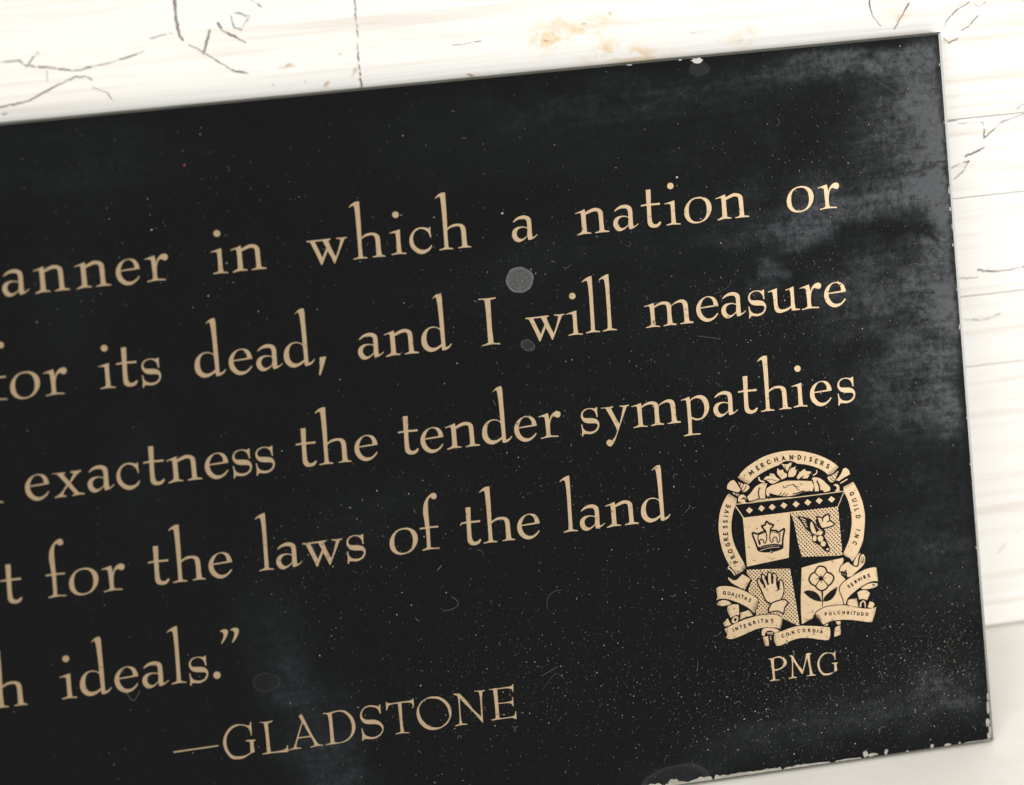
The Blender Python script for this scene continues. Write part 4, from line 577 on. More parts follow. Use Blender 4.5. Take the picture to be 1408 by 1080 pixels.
# ---------------------------------------------------------------- node helpers
class NT:
    def __init__(s, name):
        s.m = bpy.data.materials.new(name); s.m.use_nodes = True; s.t = s.m.node_tree; s.b = s.t.nodes['Principled BSDF']
        s.tc = s.t.nodes.new('ShaderNodeTexCoord').outputs['Object']
    def n(s, ty, **k):
        d = s.t.nodes.new(ty)
        for a, v in k.items(): setattr(d, a, v)
        return d
    def l(s, a, b): s.t.links.new(a, b)
    def setin(s, sock, v):
        if isinstance(v, bpy.types.NodeSocket): s.l(v, sock)
        else: sock.default_value = v
    def math(s, op, a, b=0.0, c=0.0, clamp=False):
        d = s.n('ShaderNodeMath', operation=op, use_clamp=clamp); s.setin(d.inputs[0], a); s.setin(d.inputs[1], b); s.setin(d.inputs[2], c); return d.outputs[0]
    def noise(s, scale=(1, 1, 1), sc=1.0, detail=5, rough=.55, dist=0.0, rot=0.0, off=(0, 0, 0)):
        mp = s.n('ShaderNodeMapping'); s.l(s.tc, mp.inputs[0]); mp.inputs['Scale'].default_value = scale; mp.inputs['Rotation'].default_value = (0, 0, rot); mp.inputs['Location'].default_value = off
        d = s.n('ShaderNodeTexNoise'); s.l(mp.outputs[0], d.inputs['Vector']); d.inputs['Scale'].default_value = sc; d.inputs['Detail'].default_value = detail
        d.inputs['Roughness'].default_value = rough; d.inputs['Distortion'].default_value = dist; return d.outputs['Fac']
    def ramp(s, v, a, b, lo=0.0, hi=1.0, smooth=True):
        d = s.n('ShaderNodeMapRange'); d.interpolation_type = 'SMOOTHSTEP' if smooth else 'LINEAR'; s.setin(d.inputs[0], v)
        d.inputs[1].default_value = a; d.inputs[2].default_value = b; d.inputs[3].default_value = lo; d.inputs[4].default_value = hi; return d.outputs[0]
    def blob(s, c, r, ang=0.0, inner=0.0, warp=None):
        sub = s.n('ShaderNodeVectorMath', operation='SUBTRACT'); s.l(warp or s.tc, sub.inputs[0]); sub.inputs[1].default_value = c
        src = sub.outputs[0]
        if ang:
            vr = s.n('ShaderNodeVectorRotate', rotation_type='Z_AXIS'); s.l(src, vr.inputs['Vector']); vr.inputs['Angle'].default_value = -ang; src = vr.outputs[0]
        mu = s.n('ShaderNodeVectorMath', operation='MULTIPLY'); s.l(src, mu.inputs[0]); mu.inputs[1].default_value = r
        le = s.n('ShaderNodeVectorMath', operation='LENGTH'); s.l(mu.outputs[0], le.inputs[0])
        return s.ramp(le.outputs['Value'], 1.0, inner)
    def warp(s, sc, amt):
        d = s.n('ShaderNodeTexNoise'); s.l(s.tc, d.inputs['Vector']); d.inputs['Scale'].default_value = sc; d.inputs['Detail'].default_value = 4
        v = s.n('ShaderNodeVectorMath', operation='MULTIPLY_ADD'); s.l(d.outputs['Color'], v.inputs[0]); v.inputs[1].default_value = (amt,) * 3
        add = s.n('ShaderNodeVectorMath', operation='ADD'); s.l(s.tc, add.inputs[0]); s.l(v.outputs[0], add.inputs[1]); v.inputs[2].default_value = (-amt / 2,) * 3
        return add.outputs[0]
    def mix(s, f, a, b):
        d = s.n('ShaderNodeMix', data_type='RGBA'); s.setin(d.inputs[0], f)
        for i, v in ((6, a), (7, b)):
            if isinstance(v, tuple): d.inputs[i].default_value = (*v, 1)
            else: s.l(v, d.inputs[i])
        return d.outputs[2]
    def bump(s, h, st, dist):
        d = s.n('ShaderNodeBump'); d.inputs['Strength'].default_value = st; d.inputs['Distance'].default_value = dist; s.l(h, d.inputs['Height']); s.l(d.outputs[0], s.b.inputs['Normal'])
def flat(name, col, rough=.6, spec=.5, metal=0, var=0.0, vs=400):
    t = NT(name); b = t.b; b.inputs['Roughness'].default_value = rough; b.inputs['Specular IOR Level'].default_value = spec; b.inputs['Metallic'].default_value = metal
    if var:
        f = t.ramp(t.noise(sc=vs, detail=4), .3, .7)
        t.l(t.mix(f, tuple(c * (1 - var) for c in col), tuple(min(1, c * (1 + var * .5)) for c in col)), b.inputs['Base Color'])
    else: b.inputs['Base Color'].default_value = (*col, 1)
    return t.m
# black reverse-painted face with wiped grease, dust film, wear and painted-in glare
def face_material():
    t = NT('black_glossy_face'); H = -YB
    def P(x, y): return (x * MM, (y + H) * MM, 0)
    wp = t.warp(95, .020)
    def R(rx, ry): return (1 / (rx * MM), 1 / (ry * MM), 0)
    blobs = [  # centre, radii, angle, amount: grease smears plus glare and reflections painted as colour
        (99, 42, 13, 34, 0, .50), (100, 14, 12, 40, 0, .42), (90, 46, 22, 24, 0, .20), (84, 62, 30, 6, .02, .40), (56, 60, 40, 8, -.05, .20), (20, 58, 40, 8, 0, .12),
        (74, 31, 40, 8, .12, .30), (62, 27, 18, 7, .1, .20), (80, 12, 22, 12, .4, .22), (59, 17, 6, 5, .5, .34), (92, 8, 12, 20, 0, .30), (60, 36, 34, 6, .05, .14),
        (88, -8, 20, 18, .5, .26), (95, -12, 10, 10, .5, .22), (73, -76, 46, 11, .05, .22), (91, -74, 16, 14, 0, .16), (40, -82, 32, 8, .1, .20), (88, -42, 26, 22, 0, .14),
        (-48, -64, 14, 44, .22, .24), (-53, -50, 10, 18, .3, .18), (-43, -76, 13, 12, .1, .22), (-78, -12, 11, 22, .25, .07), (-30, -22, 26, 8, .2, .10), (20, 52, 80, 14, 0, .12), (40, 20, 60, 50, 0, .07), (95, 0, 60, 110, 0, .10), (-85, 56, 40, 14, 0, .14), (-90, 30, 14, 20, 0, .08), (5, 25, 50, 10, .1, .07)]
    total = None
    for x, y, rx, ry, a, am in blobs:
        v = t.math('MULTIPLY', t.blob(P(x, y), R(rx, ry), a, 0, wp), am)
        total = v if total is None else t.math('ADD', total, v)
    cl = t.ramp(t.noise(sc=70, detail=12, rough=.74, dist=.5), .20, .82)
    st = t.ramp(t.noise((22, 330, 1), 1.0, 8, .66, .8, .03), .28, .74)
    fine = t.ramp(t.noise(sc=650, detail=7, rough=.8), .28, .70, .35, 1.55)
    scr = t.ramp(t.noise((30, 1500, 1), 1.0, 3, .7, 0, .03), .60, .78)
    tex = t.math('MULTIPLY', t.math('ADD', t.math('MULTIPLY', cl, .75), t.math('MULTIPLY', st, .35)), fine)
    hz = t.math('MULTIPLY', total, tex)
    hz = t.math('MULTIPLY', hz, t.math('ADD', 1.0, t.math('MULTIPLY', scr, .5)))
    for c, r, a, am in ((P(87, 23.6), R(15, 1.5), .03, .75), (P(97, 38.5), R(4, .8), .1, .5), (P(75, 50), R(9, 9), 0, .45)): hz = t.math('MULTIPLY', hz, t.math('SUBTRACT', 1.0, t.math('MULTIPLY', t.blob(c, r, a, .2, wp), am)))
    # grease and painted glare fade near the right and top edges
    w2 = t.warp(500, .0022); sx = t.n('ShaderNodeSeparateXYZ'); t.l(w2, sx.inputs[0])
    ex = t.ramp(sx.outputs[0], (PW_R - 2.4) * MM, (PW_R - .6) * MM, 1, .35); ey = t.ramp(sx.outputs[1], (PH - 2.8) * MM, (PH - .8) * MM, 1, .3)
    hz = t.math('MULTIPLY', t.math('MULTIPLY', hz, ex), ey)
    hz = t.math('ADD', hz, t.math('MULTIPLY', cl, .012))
    # scratch
    for (c, r, a, am) in ((P(86, 56), R(7, .28), -.62, .09), (P(88.5, 54), R(3, .2), -.5, .06), (P(34, 55), R(5, .5), -.35, .05), (P(84, 42), R(9, .16), .12, .05), (P(60, 20), R(20, .12), .02, .03), (P(92, 34), R(14, .14), .0, .05)):
        hz = t.math('ADD', hz, t.math('MULTIPLY', t.blob(c, r, a), am))
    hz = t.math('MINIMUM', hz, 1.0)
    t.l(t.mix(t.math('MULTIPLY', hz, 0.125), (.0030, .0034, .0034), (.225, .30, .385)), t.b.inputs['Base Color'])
    t.b.inputs['IOR'].default_value = 1.5
    t.l(t.math('ADD', .10, t.math('MULTIPLY', hz, .6), clamp=True), t.b.inputs['Roughness'])
    return t.m
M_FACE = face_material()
def gold_material():
    t = NT('gold_printing_ink')
    f = t.ramp(t.noise(sc=900, detail=3), .3, .7); g = t.ramp(t.noise(sc=60, detail=2), .3, .7)
    c = t.mix(f, (.58, .425, .258), (.63, .47, .295)); c = t.mix(t.math('MULTIPLY', g, .3), c, (.56, .405, .24)); c = t.mix(t.math('MULTIPLY', t.ramp(t.noise(sc=1700, detail=4), .66, .74), .55), c, (.22, .15, .09))
    t.l(c, t.b.inputs['Base Color']); t.b.inputs['Roughness'].default_value = .33; t.b.inputs['Metallic'].default_value = 0.8; t.b.inputs['Specular IOR Level'].default_value = .5
    return t.m
M_GOLD = gold_material()
M_INK = flat('black_print_ink', (.007, .0055, .005), .12, .5)
M_CREST = M_GOLD
def edge_material():
    t = NT('green_grey_glass_edge'); f = t.ramp(t.noise((60, 60, 2000), 1, 5), .3, .7)
    sx = t.n('ShaderNodeSeparateXYZ'); t.l(t.tc, sx.inputs[0]); 
    t.l(t.mix(f, (.055, .056, .046), (.085, .084, .070)), t.b.inputs['Base Color']); t.b.inputs['Roughness'].default_value = .22; return t.m
M_EDGE = edge_material()
M_CHIP = flat('flaked_bare_glass', (.30, .28, .235), .4, .5, 0, .25, 500)
M_CHIPW = flat('chipped_white_glass', (.50, .49, .45), .3, .5, 0, .15, 900)
def film(name, col, lo, hi, sc, rim=None):
    t = NT(name); t.b.inputs['Base Color'].default_value = (*col, 1); t.b.inputs['Roughness'].default_value = .7
    a = t.ramp(t.noise(sc=sc, detail=5, rough=.7), .3, .7, lo, hi); t.l(a, t.b.inputs['Alpha']); return t.m
def paint_white(name, base, wood):
    t = NT(name)
    g1 = t.noise((11, 1, 420) if wood else (60, 60, 60), 1.0, 8, .62, .25); g2 = t.noise((5, 1, 150) if wood else (18, 18, 18), 1.0, 5, .6, .4)
    f = t.ramp(g1, .48, .70); f2 = t.ramp(g2, .52, .70)
    col = t.mix(t.math('MULTIPLY', f, .66 if wood else .2), base, (base[0] * .80, base[1] * .74, base[2] * .66)); col = t.mix(t.math('MULTIPLY', f2, .20), col, (base[0] * .84, base[1] * .80, base[2] * .74))
    if wood:
        g3 = t.math('MULTIPLY', t.ramp(t.noise((70, 1, 700), 1.0, 6, .7, .6), .60, .72), t.ramp(t.noise(sc=45, detail=4), .45, .65)); col = t.mix(t.math('MULTIPLY', g3, .6), col, (.46, .36, .26))
        wp = t.warp(220, .005); th = t.ramp(t.noise((1, 1, 1.5), 240, 8, .6, .5, 0, (3.3, 0, 1.2)), .40, .66); th2 = t.ramp(t.noise(sc=900, detail=3), .60, .70)
        def Z(x, z, rx, rz, am, c, cc, use=None):
            nonlocal col
            b = t.n('ShaderNodeVectorMath', operation='MULTIPLY'); t.l(wp, b.inputs[0]); b.inputs[1].default_value = (1, 0, 1)
            m = t.blob((x * MM, 0, z * MM), (1 / (rx * MM), 0, 1 / (rz * MM)), 0, .1, b.outputs[0])
            m = t.math('MULTIPLY', m, am, clamp=True)
            if use is not None: m = t.math('MULTIPLY', m, use)
            col = t.mix(m, col, c)
        O1 = (.70, .50, .24)
        for x, z, rx, rz, am in ((20, 152.6, 14, 4.2, .8), (27, 147, 12, 4, .8), (14.5, 149.5, 5, 4, 1.0), (34, 144.8, 11, 3.0, .8), (57, 147, 5, 4, .45), (91.5, 149.5, 5, 3.2, .45), (75, 153, 14, 2, .12)): Z(x, z, rx, rz, am, O1, None, th)
        for x, z, rx, rz, am in ((14.2, 150.3, .9, .6, .8), (22, 153.4, 1.1, .45, .7), (-40.7, 150.6, 1.7, .75, .6), (-32.5, 145.4, .9, .8, .7), (-2, 144.3, 1.7, .5, .9), (28, 154.2, .7, .5, .7), (-37, 146.5, .5, .5, .6), (-27.5, 147.5, .5, 1.1, .5), (-29.5, 151.5, .8, .7, .5), (-44, 146.8, .5, .5, .6)): Z(x, z, rx, rz, am, (.42, .24, .10), None)
        for x, z in ((36, 150.6), (39, 151), (54, 156), (101, 140.5)): Z(x, z, 1.6, .35, .35, (.30, .55, .38), None, th)
        t.bump(g1, .35, .0006)
    else:
        t.bump(g1, .2, .0003)
    t.l(col, t.b.inputs['Base Color']); t.b.inputs['Roughness'].default_value = .5; return t.m
M_WALL = paint_white('cracked_white_paint', (.80, .788, .755), True)
M_TABLE = paint_white('white_painted_tabletop', (.86, .835, .775), False)
M_GROOVE = flat('dark_board_gap', (.16, .155, .155), .9)
M_CRACK = flat('crack_in_paint', (.25, .22, .205), .9, .2, 0, .3, 700)
# ---------------------------------------------------------------- mesh helpers
def parse(s):
    P = []; F = []
    for m in re.finditer(r'(-?[\d.]+),(-?[\d.]+)(c?)', s): P.append((float(m[1]) * .01, float(m[2]) * .01)); F.append(bool(m[3]))
    return P, F
def smooth(P, F, closed=True, n=4):
    N = len(P); out = []
    rng = range(N) if closed else range(N - 1)
    for i in rng:
        p1 = Vector(P[i]); p2 = Vector(P[(i + 1) % N])
        c1 = F[i] or (not closed and i == 0); c2 = F[(i + 1) % N] or (not closed and i == N - 2)
        d = p2 - p1
        m1 = d if c1 else (p2 - Vector(P[i - 1])) / 2; m2 = d if c2 else (Vector(P[(i + 2) % N]) - p1) / 2
        L = d.length
        if not c1 and m1.length > 1.3 * L: m1 = m1 * (1.3 * L / m1.length)
        if not c2 and m2.length > 1.3 * L: m2 = m2 * (1.3 * L / m2.length)
        k = 1 if (c1 and c2) else n
        for j in range(k):
            u = j / k; a = 2 * u**3 - 3 * u**2 + 1; b = u**3 - 2 * u**2 + u; c = -2 * u**3 + 3 * u**2; e = u**3 - u**2
            q = a * p1 + b * m1 + c * p2 + e * m2; out.append((q.x, q.y))
    if not closed: out.append(tuple(P[-1]))
    return out
class MB:
    def __init__(s): s.v = []; s.f = []; s.k = 0
    def fill(s, loops, z):
        s.k += 1; z += (s.k % 7) * .0015
        pts = [[Vector((x, y, 0)) for x, y in L] for L in loops]
        tris = tessellate_polygon(pts); flatp = [p for L in pts for p in L]; b = len(s.v)
        s.v += [(p.x, p.y, z) for p in flatp]
        for a in tris:
            p, q, r = (flatp[i] for i in a)
            if (q - p).cross(r - p).z < 0: a = (a[0], a[2], a[1])
            s.f.append(tuple(b + i for i in a))
    def stroke(s, P, w0, z, w1=None, closed=False):
        s.k += 1; z += (s.k % 7) * .0015
        P = [Vector(p) for p in P]
        if w1 is None: w1 = w0
        if not closed:      # a sharp turn starts a new strip, so the ribbon never folds over itself
            for i in range(1, len(P) - 1):
                a_, c_ = P[i] - P[i - 1], P[i + 1] - P[i]
                if a_.length > 1e-9 and c_.length > 1e-9 and a_.normalized().dot(c_.normalized()) < .55:
                    u = i / (len(P) - 1); wm = w0 + (w1 - w0) * u; zz = z - (s.k % 7) * .0015
                    s.stroke(P[:i + 1], w0, zz, wm); s.stroke(P[i:], wm, zz, w1); return
        N = len(P)
        if N < 2: return
        b = len(s.v)
        for i, p in enumerate(P):
            if closed: a, c = P[i - 1], P[(i + 1) % N]
            else: a, c = P[max(0, i - 1)], P[min(N - 1, i + 1)]
            d1 = (p - a); d2 = (c - p)
            if d1.length < 1e-9: d1 = d2
            if d2.length < 1e-9: d2 = d1
            d1 = d1.normalized(); d2 = d2.normalized(); t = (d1 + d2)
            t = t.normalized() if t.length > 1e-6 else d1
            nn = Vector((-t.y, t.x)); k = 1 / max(.6, nn.dot(Vector((-d1.y, d1.x)))); u = i / (N - 1); w = (w0 + (w1 - w0) * u) / 2 * k
            q = p.copy()
            if not closed and i == 0: q = p - t * w * .6
            if not closed and i == N - 1: q = p + t * w * .6
            s.v += [(q.x + nn.x * w, q.y + nn.y * w, z), (q.x - nn.x * w, q.y - nn.y * w, z)]
        for i in range(N if closed else N - 1):
            j = (i + 1) % N; s.f.append((b + 2 * i, b + 2 * i + 1, b + 2 * j + 1, b + 2 * j))
    def build(s, name, mat, parent=None, link=True):
        me = bpy.data.meshes.new(name); me.from_pydata([(x * MM, y * MM, z * MM) for x, y, z in s.v], [], s.f)
        me.materials.append(mat); me.update()
        return obj(name, me, parent)
def obj(name, me, parent=None, loc=(0, 0, 0)):
    o = bpy.data.objects.new(name, me); COL.objects.link(o); o.parent = parent; o.location = loc; return o
def tag(o, label, cat, kind=None):
    if label: o['label'] = label
    if cat: o['category'] = cat
    if kind: o['kind'] = kind
    return o
def box(name, mat, x0, x1, y0, y1, z0, z1, parent=None, bev=0.0, seg=2):
    import bmesh
    bm = bmesh.new(); bmesh.ops.create_cube(bm, size=1)
    for v in bm.verts: v.co = Vector((x0 + (v.co.x + .5) * (x1 - x0), y0 + (v.co.y + .5) * (y1 - y0), z0 + (v.co.z + .5) * (z1 - z0)))
    if bev: bmesh.ops.bevel(bm, geom=bm.edges[:], offset=bev, segments=seg, affect='EDGES', profile=.5)
    me = bpy.data.meshes.new(name); bm.to_mesh(me); bm.free(); me.materials.append(mat); return obj(name, me, parent)
# ---------------------------------------------------------------- table and wall
WY = (PH * math.sin(BETA)) * MM + .0002
tb = box('tabletop', M_TABLE, -.55, .50, -.45, WY + .03, -.03, 0, None, .001); tag(tb, 'white painted tabletop the black plaque stands on', None, 'structure')
wall = bpy.data.objects.new('painted_board_wall', None); COL.objects.link(wall); wall.location = (0, WY, 0)
tag(wall, 'white painted board wall with cracks and rusty stains behind the black plaque', 'wall')
seams = [.5, 65.34, 82.25, 105.54, 123.78, 240]
for i in range(5):
    g = .095
    box('board', M_WALL, -.50, .45, (random.uniform(0, .12)) * MM, .012, (seams[i] + (g if i else 0)) * MM, (seams[i + 1] - g) * MM, wall, .00022)
box('board_gap_backing', M_GROOVE, -.49, .44, .0035, .0115, .001, .239, None).parent = wall
# hair cracks in the paint, thin slivers standing a hair proud so they catch no z-fight
CR = MB(); rc = random.Random(3)
for L in CRACKS.strip().split('\n'):
    w, s = L.split('|'); P, F = parse(s); w = float(w) * .01
    Q = []
    for i in range(len(P) - 1):
        a, b = Vector(P[i]), Vector(P[i + 1]); n = max(2, int((b - a).length / .38))
        for j in range(n):
            q = a.lerp(b, j / n); r = .13 * (0 if j == 0 else 1); Q.append((q.x + rc.uniform(-r, r), q.y + rc.uniform(-r, r)))
    Q.append(P[-1])
    # break into dashes of uneven width
    k = 0
    while k < len(Q) - 1:
        m = min(len(Q) - 1, k + rc.randint(2, 6)); ww = w * rc.choice((.35, .5, .7, .9, 1.1))
        CR.stroke(Q[k:m + 1], ww, 0, ww * rc.uniform(.5, 1.1)); k = m + (1 if rc.random() < .22 else 0)
me = bpy.data.meshes.new('paint_cracks'); me.from_pydata([(x * MM, -.00008 - z * .00001, y * MM) for x, y, z in CR.v], [], CR.f); me.materials.append(M_CRACK)
o = obj('paint_cracks', me, wall); o['kind'] = 'stuff'
# ---------------------------------------------------------------- the plaque
pl = bpy.data.objects.new('lettered_plaque', None); COL.objects.link(pl)
pl.matrix_world = Matrix.Translation(BASE) @ RP.to_4x4()
tag(pl, 'black glass plaque with gold lettering and a crest, leaning on the white wall', 'plaque')
# slab with ground edge, the painted face set inside it
IL, IR, IB, IT = PW_L + .5, PW_R - .56, .24, PH - .50
def ring_edge():
    mb = MB(); o_ = [(PW_L, 0), (PW_R, 0), (PW_R, PH), (PW_L, PH)]; i_ = [(IL, IB), (IR, IB), (IR, IT), (IL, IT)]
    mb.v = [(x, y, -.02) for x, y in i_] + [(x, y, -.12) for x, y in o_] + [(x, y, -3.0) for x, y in o_]
    for k in range(4):
        j = (k + 1) % 4; mb.f += [(4 + k, 4 + j, j, k), (8 + k, 8 + j, 4 + j, 4 + k)]
    mb.f.append((11, 10, 9, 8)); return mb
ring_edge().build('glass_edge', M_EDGE, pl)
fm = MB(); rr = random.Random(11)
def edge_pts(a, b, n, j):
    a = Vector(a); b = Vector(b); d = (b - a).normalized(); nn = Vector((-d.y, d.x)); out = []
    for i in range(n):
        q = a.lerp(b, i / n); k = noise.noise(Vector((q.x * .9, q.y * .9, 3))) * j + rr.uniform(-.25, .25) * j
        out.append((q.x + nn.x * abs(k), q.y + nn.y * abs(k)))
    return out
face = edge_pts((IL, IB), (IR, IB), 300, .05) + edge_pts((IR, IB), (IR, IT), 260, .14) + edge_pts((IR, IT), (IL, IT), 300, .08) + [(IL, IT)]
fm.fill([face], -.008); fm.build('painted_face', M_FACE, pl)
# bare glass where the paint has flaked along the bottom and right edges
ch = MB()
def flake(x0, x1, hs, z=.03):
    n = int((x1 - x0) / .35); top = []
    for i in range(n + 1):
        x = x0 + (x1 - x0) * i / n; u = i / n * (len(hs) - 1); k = min(int(u), len(hs) - 2); h = hs[k] + (hs[k + 1] - hs[k]) * (u - k)
        h *= .7 + .9 * abs(noise.noise(Vector((x * .55, 0, 5)))) + .35 * abs(noise.noise(Vector((x * 2.2, 7, 5))))
        if i in (0, n): h = .02
        top.append((x, IB + .02 + h))
    ch.fill([[(x1, IB + .01), (x1, IB + .02)][:1] + list(reversed(top)) + [(x0, IB + .01)]], z)
flake(18, 25.5, [.1, 1.0, 1.2, .4]); flake(25.7, 36.5, [.5, .9, .35, 1.0, .7]); flake(36.8, 52, [.8, .6, .9, .5, .75, .5]); flake(52.3, 63, [.35, .5, .55, .3]); flake(64, 70, [.25, .35, .2])
def spot(mb, x, y, rx, ry, z, seed, n=14, j=.3):
    r_ = random.Random(seed); mb.fill([[(x + math.cos(a) * rx * (1 - j * r_.random()), y + math.sin(a) * ry * (1 - j * r_.random())) for a in [2 * math.pi * i / n for i in range(n)]]], z)
for i, (x, y, rx, ry) in enumerate(((71.0, 1.15, .9, 1.15), (72.6, .75, 1.6, .5), (75.7, 1.0, .62, .8), (75.6, .6, .35, .5), (86.2, .8, .55, .75), (89.7, .6, 1.2, .42), (92.5, .6, .4, .35), (80.5, .45, .6, .2), (27.8, 1.1, 1.5, .9))): spot(ch, x, y - .1, rx * .9, ry * .8, .03, 20 + i, 18, .5)
flake(93.5, 99.8, [.12, .2, .15, .25])
spot(ch, 99.3, 4.0, .55, 1.1, .03, 51); spot(ch, 99.65, 7.2, .35, 1.7, .03, 52); spot(ch, 99.75, 9.6, .25, .9, .03, 53); spot(ch, 99.4, 1.2, .5, .9, .03, 54); spot(ch, 99.7, 2.3, .3, 1.2, .03, 55)
ch.build('flaked_paint', M_CHIP, pl)['kind'] = 'stuff'
for i, (x, y, rx, ry) in enumerate(((45.9, PH - .95, 1.55, .75), (31.2, PH - .62, .9, .14), (42.3, PH - .6, .5, .14), (99.72, 118.5, .2, 1.6), (99.65, 114.7, .22, .9), (99.8, 111, .1, 1.6), (99.75, 89.5, .17, 1.2), (99.7, 107, .18, .7), (99.78, 97.5, .12, .5), (99.8, 70, .1, .5), (99.8, 42, .12, .6), (99.8, 60, .12, .5), (99.7, 145.3, .16, .7), (99.75, 133, .1, .5))): cw = MB(); spot(cw, x - (.1 if x > 99 else 0), y, rx * (1 if i < 3 else .75), ry * (1 if i < 3 else .7), .036, 80 + i, 16, .55); cw.build('edge_chip', M_CHIPW, pl)

# letters
GL = {}
def glyph(c):
    if c not in GL:
        mb = MB(); loops = [smooth(*parse(s), n=5) for s in GLYPHS[c]]
        if c in 'iq':
            for L_ in loops: mb.fill([L_], 0)
        else: mb.fill(loops, 0)
        me = bpy.data.meshes.new('letter'); me.from_pydata([(x * MM, y * MM, z * MM) for x, y, z in mb.v], [], mb.f); me.materials.append(M_GOLD); GL[c] = me
    return GL[c]
for e in LETTERS.split():
    c, x, y, sc = e.rsplit('_', 3); x, y, sc = float(x), float(y), float(sc)
    nm = {',': 'comma', '.': 'full_stop', 'q': 'closing_quote', '-': 'dash'}.get(c, 'letter')
    o = obj(nm, glyph(c), pl, (x * MM, (y - YB) * MM, .05 * MM)); o.scale = (sc, sc, 1)
# crest
parts = {}; CD = [l for l in CREST.strip().split('\n')]
crest = MB()
def sh(P): return [(x, y - YB) for x, y in P]
RANK = lambda z: .05 + z * .03
hd = MB()
MOT = {'t': M_CREST, 'k': M_INK}
crest_o = None
def draw(mb, ty, z, pts, w):
    W_ = [float(a) * .01 for a in w.split(':')]
    P, F = parse(pts); P = sh(P)
    if ty == 'F': mb.fill([smooth(P, F, True, 4)], RANK(z))
    elif ty == 'L': mb.stroke(smooth(P, F, True, 4), W_[0], RANK(z), None, True)
    else: mb.stroke(smooth(P, F, False, 3), W_[0], RANK(z), W_[-1])
rows = []
for l in CD:
    a = l.split('|'); rows.append((a[0], a[1], a[2], float(a[3]), a[4], a[5]))
base = MB()
for r in rows:
    if r[0] == 'crest': draw(base, r[1], r[3], r[4], r[5])
crest_o = base.build('crest', M_CREST, pl)
# every gold piece is its own sub-part, and the black drawing that follows on it is one mesh
cur = {}
i = 0
while i < len(rows):
    nm, ty, col, z, pts, w = rows[i]
    if nm == 'letter':
        mb = MB()
        for s in pts.split(';'):
            P, F = parse(s); mb.stroke(sh(P), float(w) * .0128, RANK(5))
        mb.build('letter', M_INK, crest_o); i += 1; continue
    if nm == 'crest': i += 1; continue
    if col == 't' and ty == 'F':
        mb = MB(); draw(mb, ty, z, pts, w); mb.build(nm, M_CREST, crest_o); i += 1; continue
    mb = MB(); n0, c0 = nm, col
    while i < len(rows) and rows[i][0] == n0 and rows[i][2] == c0 and not (rows[i][2] == 't' and rows[i][1] == 'F'):
        draw(mb, rows[i][1], rows[i][3], rows[i][4], rows[i][5]); i += 1
    mb.build(n0 + ('_drawing' if c0 == 'k' else '_highlight'), MOT[c0], crest_o)
hm = MB(); P, F = parse(HALFTONE)
for x, y in sh(P):
    r = .172; b = len(hm.v); hm.v += [(x + r * math.cos(a), y + r * math.sin(a), RANK(2)) for a in [k * math.pi / 3 for k in range(6)]]; hm.f.append(tuple(range(b, b + 6)))
o = hm.build('halftone_dots', M_INK, crest_o); o['kind'] = 'stuff'
# ---------------------------------------------------------------- drop marks and dust
def ring_film(name, x, y, rx, ry, rot_, seed, body, rim, col):
    t = NT(name + '_film'); t.b.inputs['Base Color'].default_value = (*col, 1); t.b.inputs['Roughness'].default_value = .8
    at = t.n('ShaderNodeAttribute', attribute_name='rim'); f = t.ramp(at.outputs['Fac'], .78, .97)
    nz = t.ramp(t.noise(sc=2500, detail=3), .3, .7, .75, 1.25)
    t.l(t.math('MULTIPLY', t.math('ADD', body, t.math('MULTIPLY', f, rim - body)), nz), t.b.inputs['Alpha'])
    r_ = random.Random(seed); n = 44; v = [(0, 0)]; at_ = [0]
    prof = [1 + .09 * noise.noise(Vector((math.cos(2 * math.pi * k / n) * 1.7, math.sin(2 * math.pi * k / n) * 1.7, seed))) + r_.uniform(-.012, .012) for k in range(n)]
    R_ = (.5, .75, .86, .93, 1.0)
    for q in R_:
        for k in range(n): a = 2 * math.pi * k / n; v.append((math.cos(a) * rx * q * prof[k], math.sin(a) * ry * q * prof[k])); at_.append(q if q < 1 else .9)
    f_ = [(0, 1 + k, 1 + (k + 1) % n) for k in range(n)]
    for j in range(len(R_) - 1):
        for k in range(n): a, b = 1 + j * n + k, 1 + j * n + (k + 1) % n; f_.append((a, a + n, b + n, b))
    c, s = math.cos(rot_), math.sin(rot_)
    me = bpy.data.meshes.new(name); me.from_pydata([((x + p * c - q * s) * MM, (y - YB + p * s + q * c) * MM, .33 * MM) for p, q in v], [], f_)
    A = me.attributes.new('rim', 'FLOAT', 'POINT'); A.data.foreach_set('value', at_); me.materials.append(t.m); return obj(name, me, pl)
ring_film('water_spot', 3.63, 23.02, 2.95, 2.65, 0, 2, .105, .17, (.62, .62, .62))
ring_film('water_spot', 4.14, 9.38, 1.6, 1.15, -.5, 5, .03, .10, (.6, .6, .6))
ring_film('water_spot', -57.3, -53.2, 2.9, 2.0, -.1, 9, .006, .028, (.5, .52, .45))
ring_film('grease_mark', 28, -87.4, 8.6, 5.4, .08, 13, .010, .030, (.5, .52, .56))
ring_film('grease_mark', 46.2, 62.6, 2.3, 1.5, 0, 17, .02, .02, (.6, .62, .66))
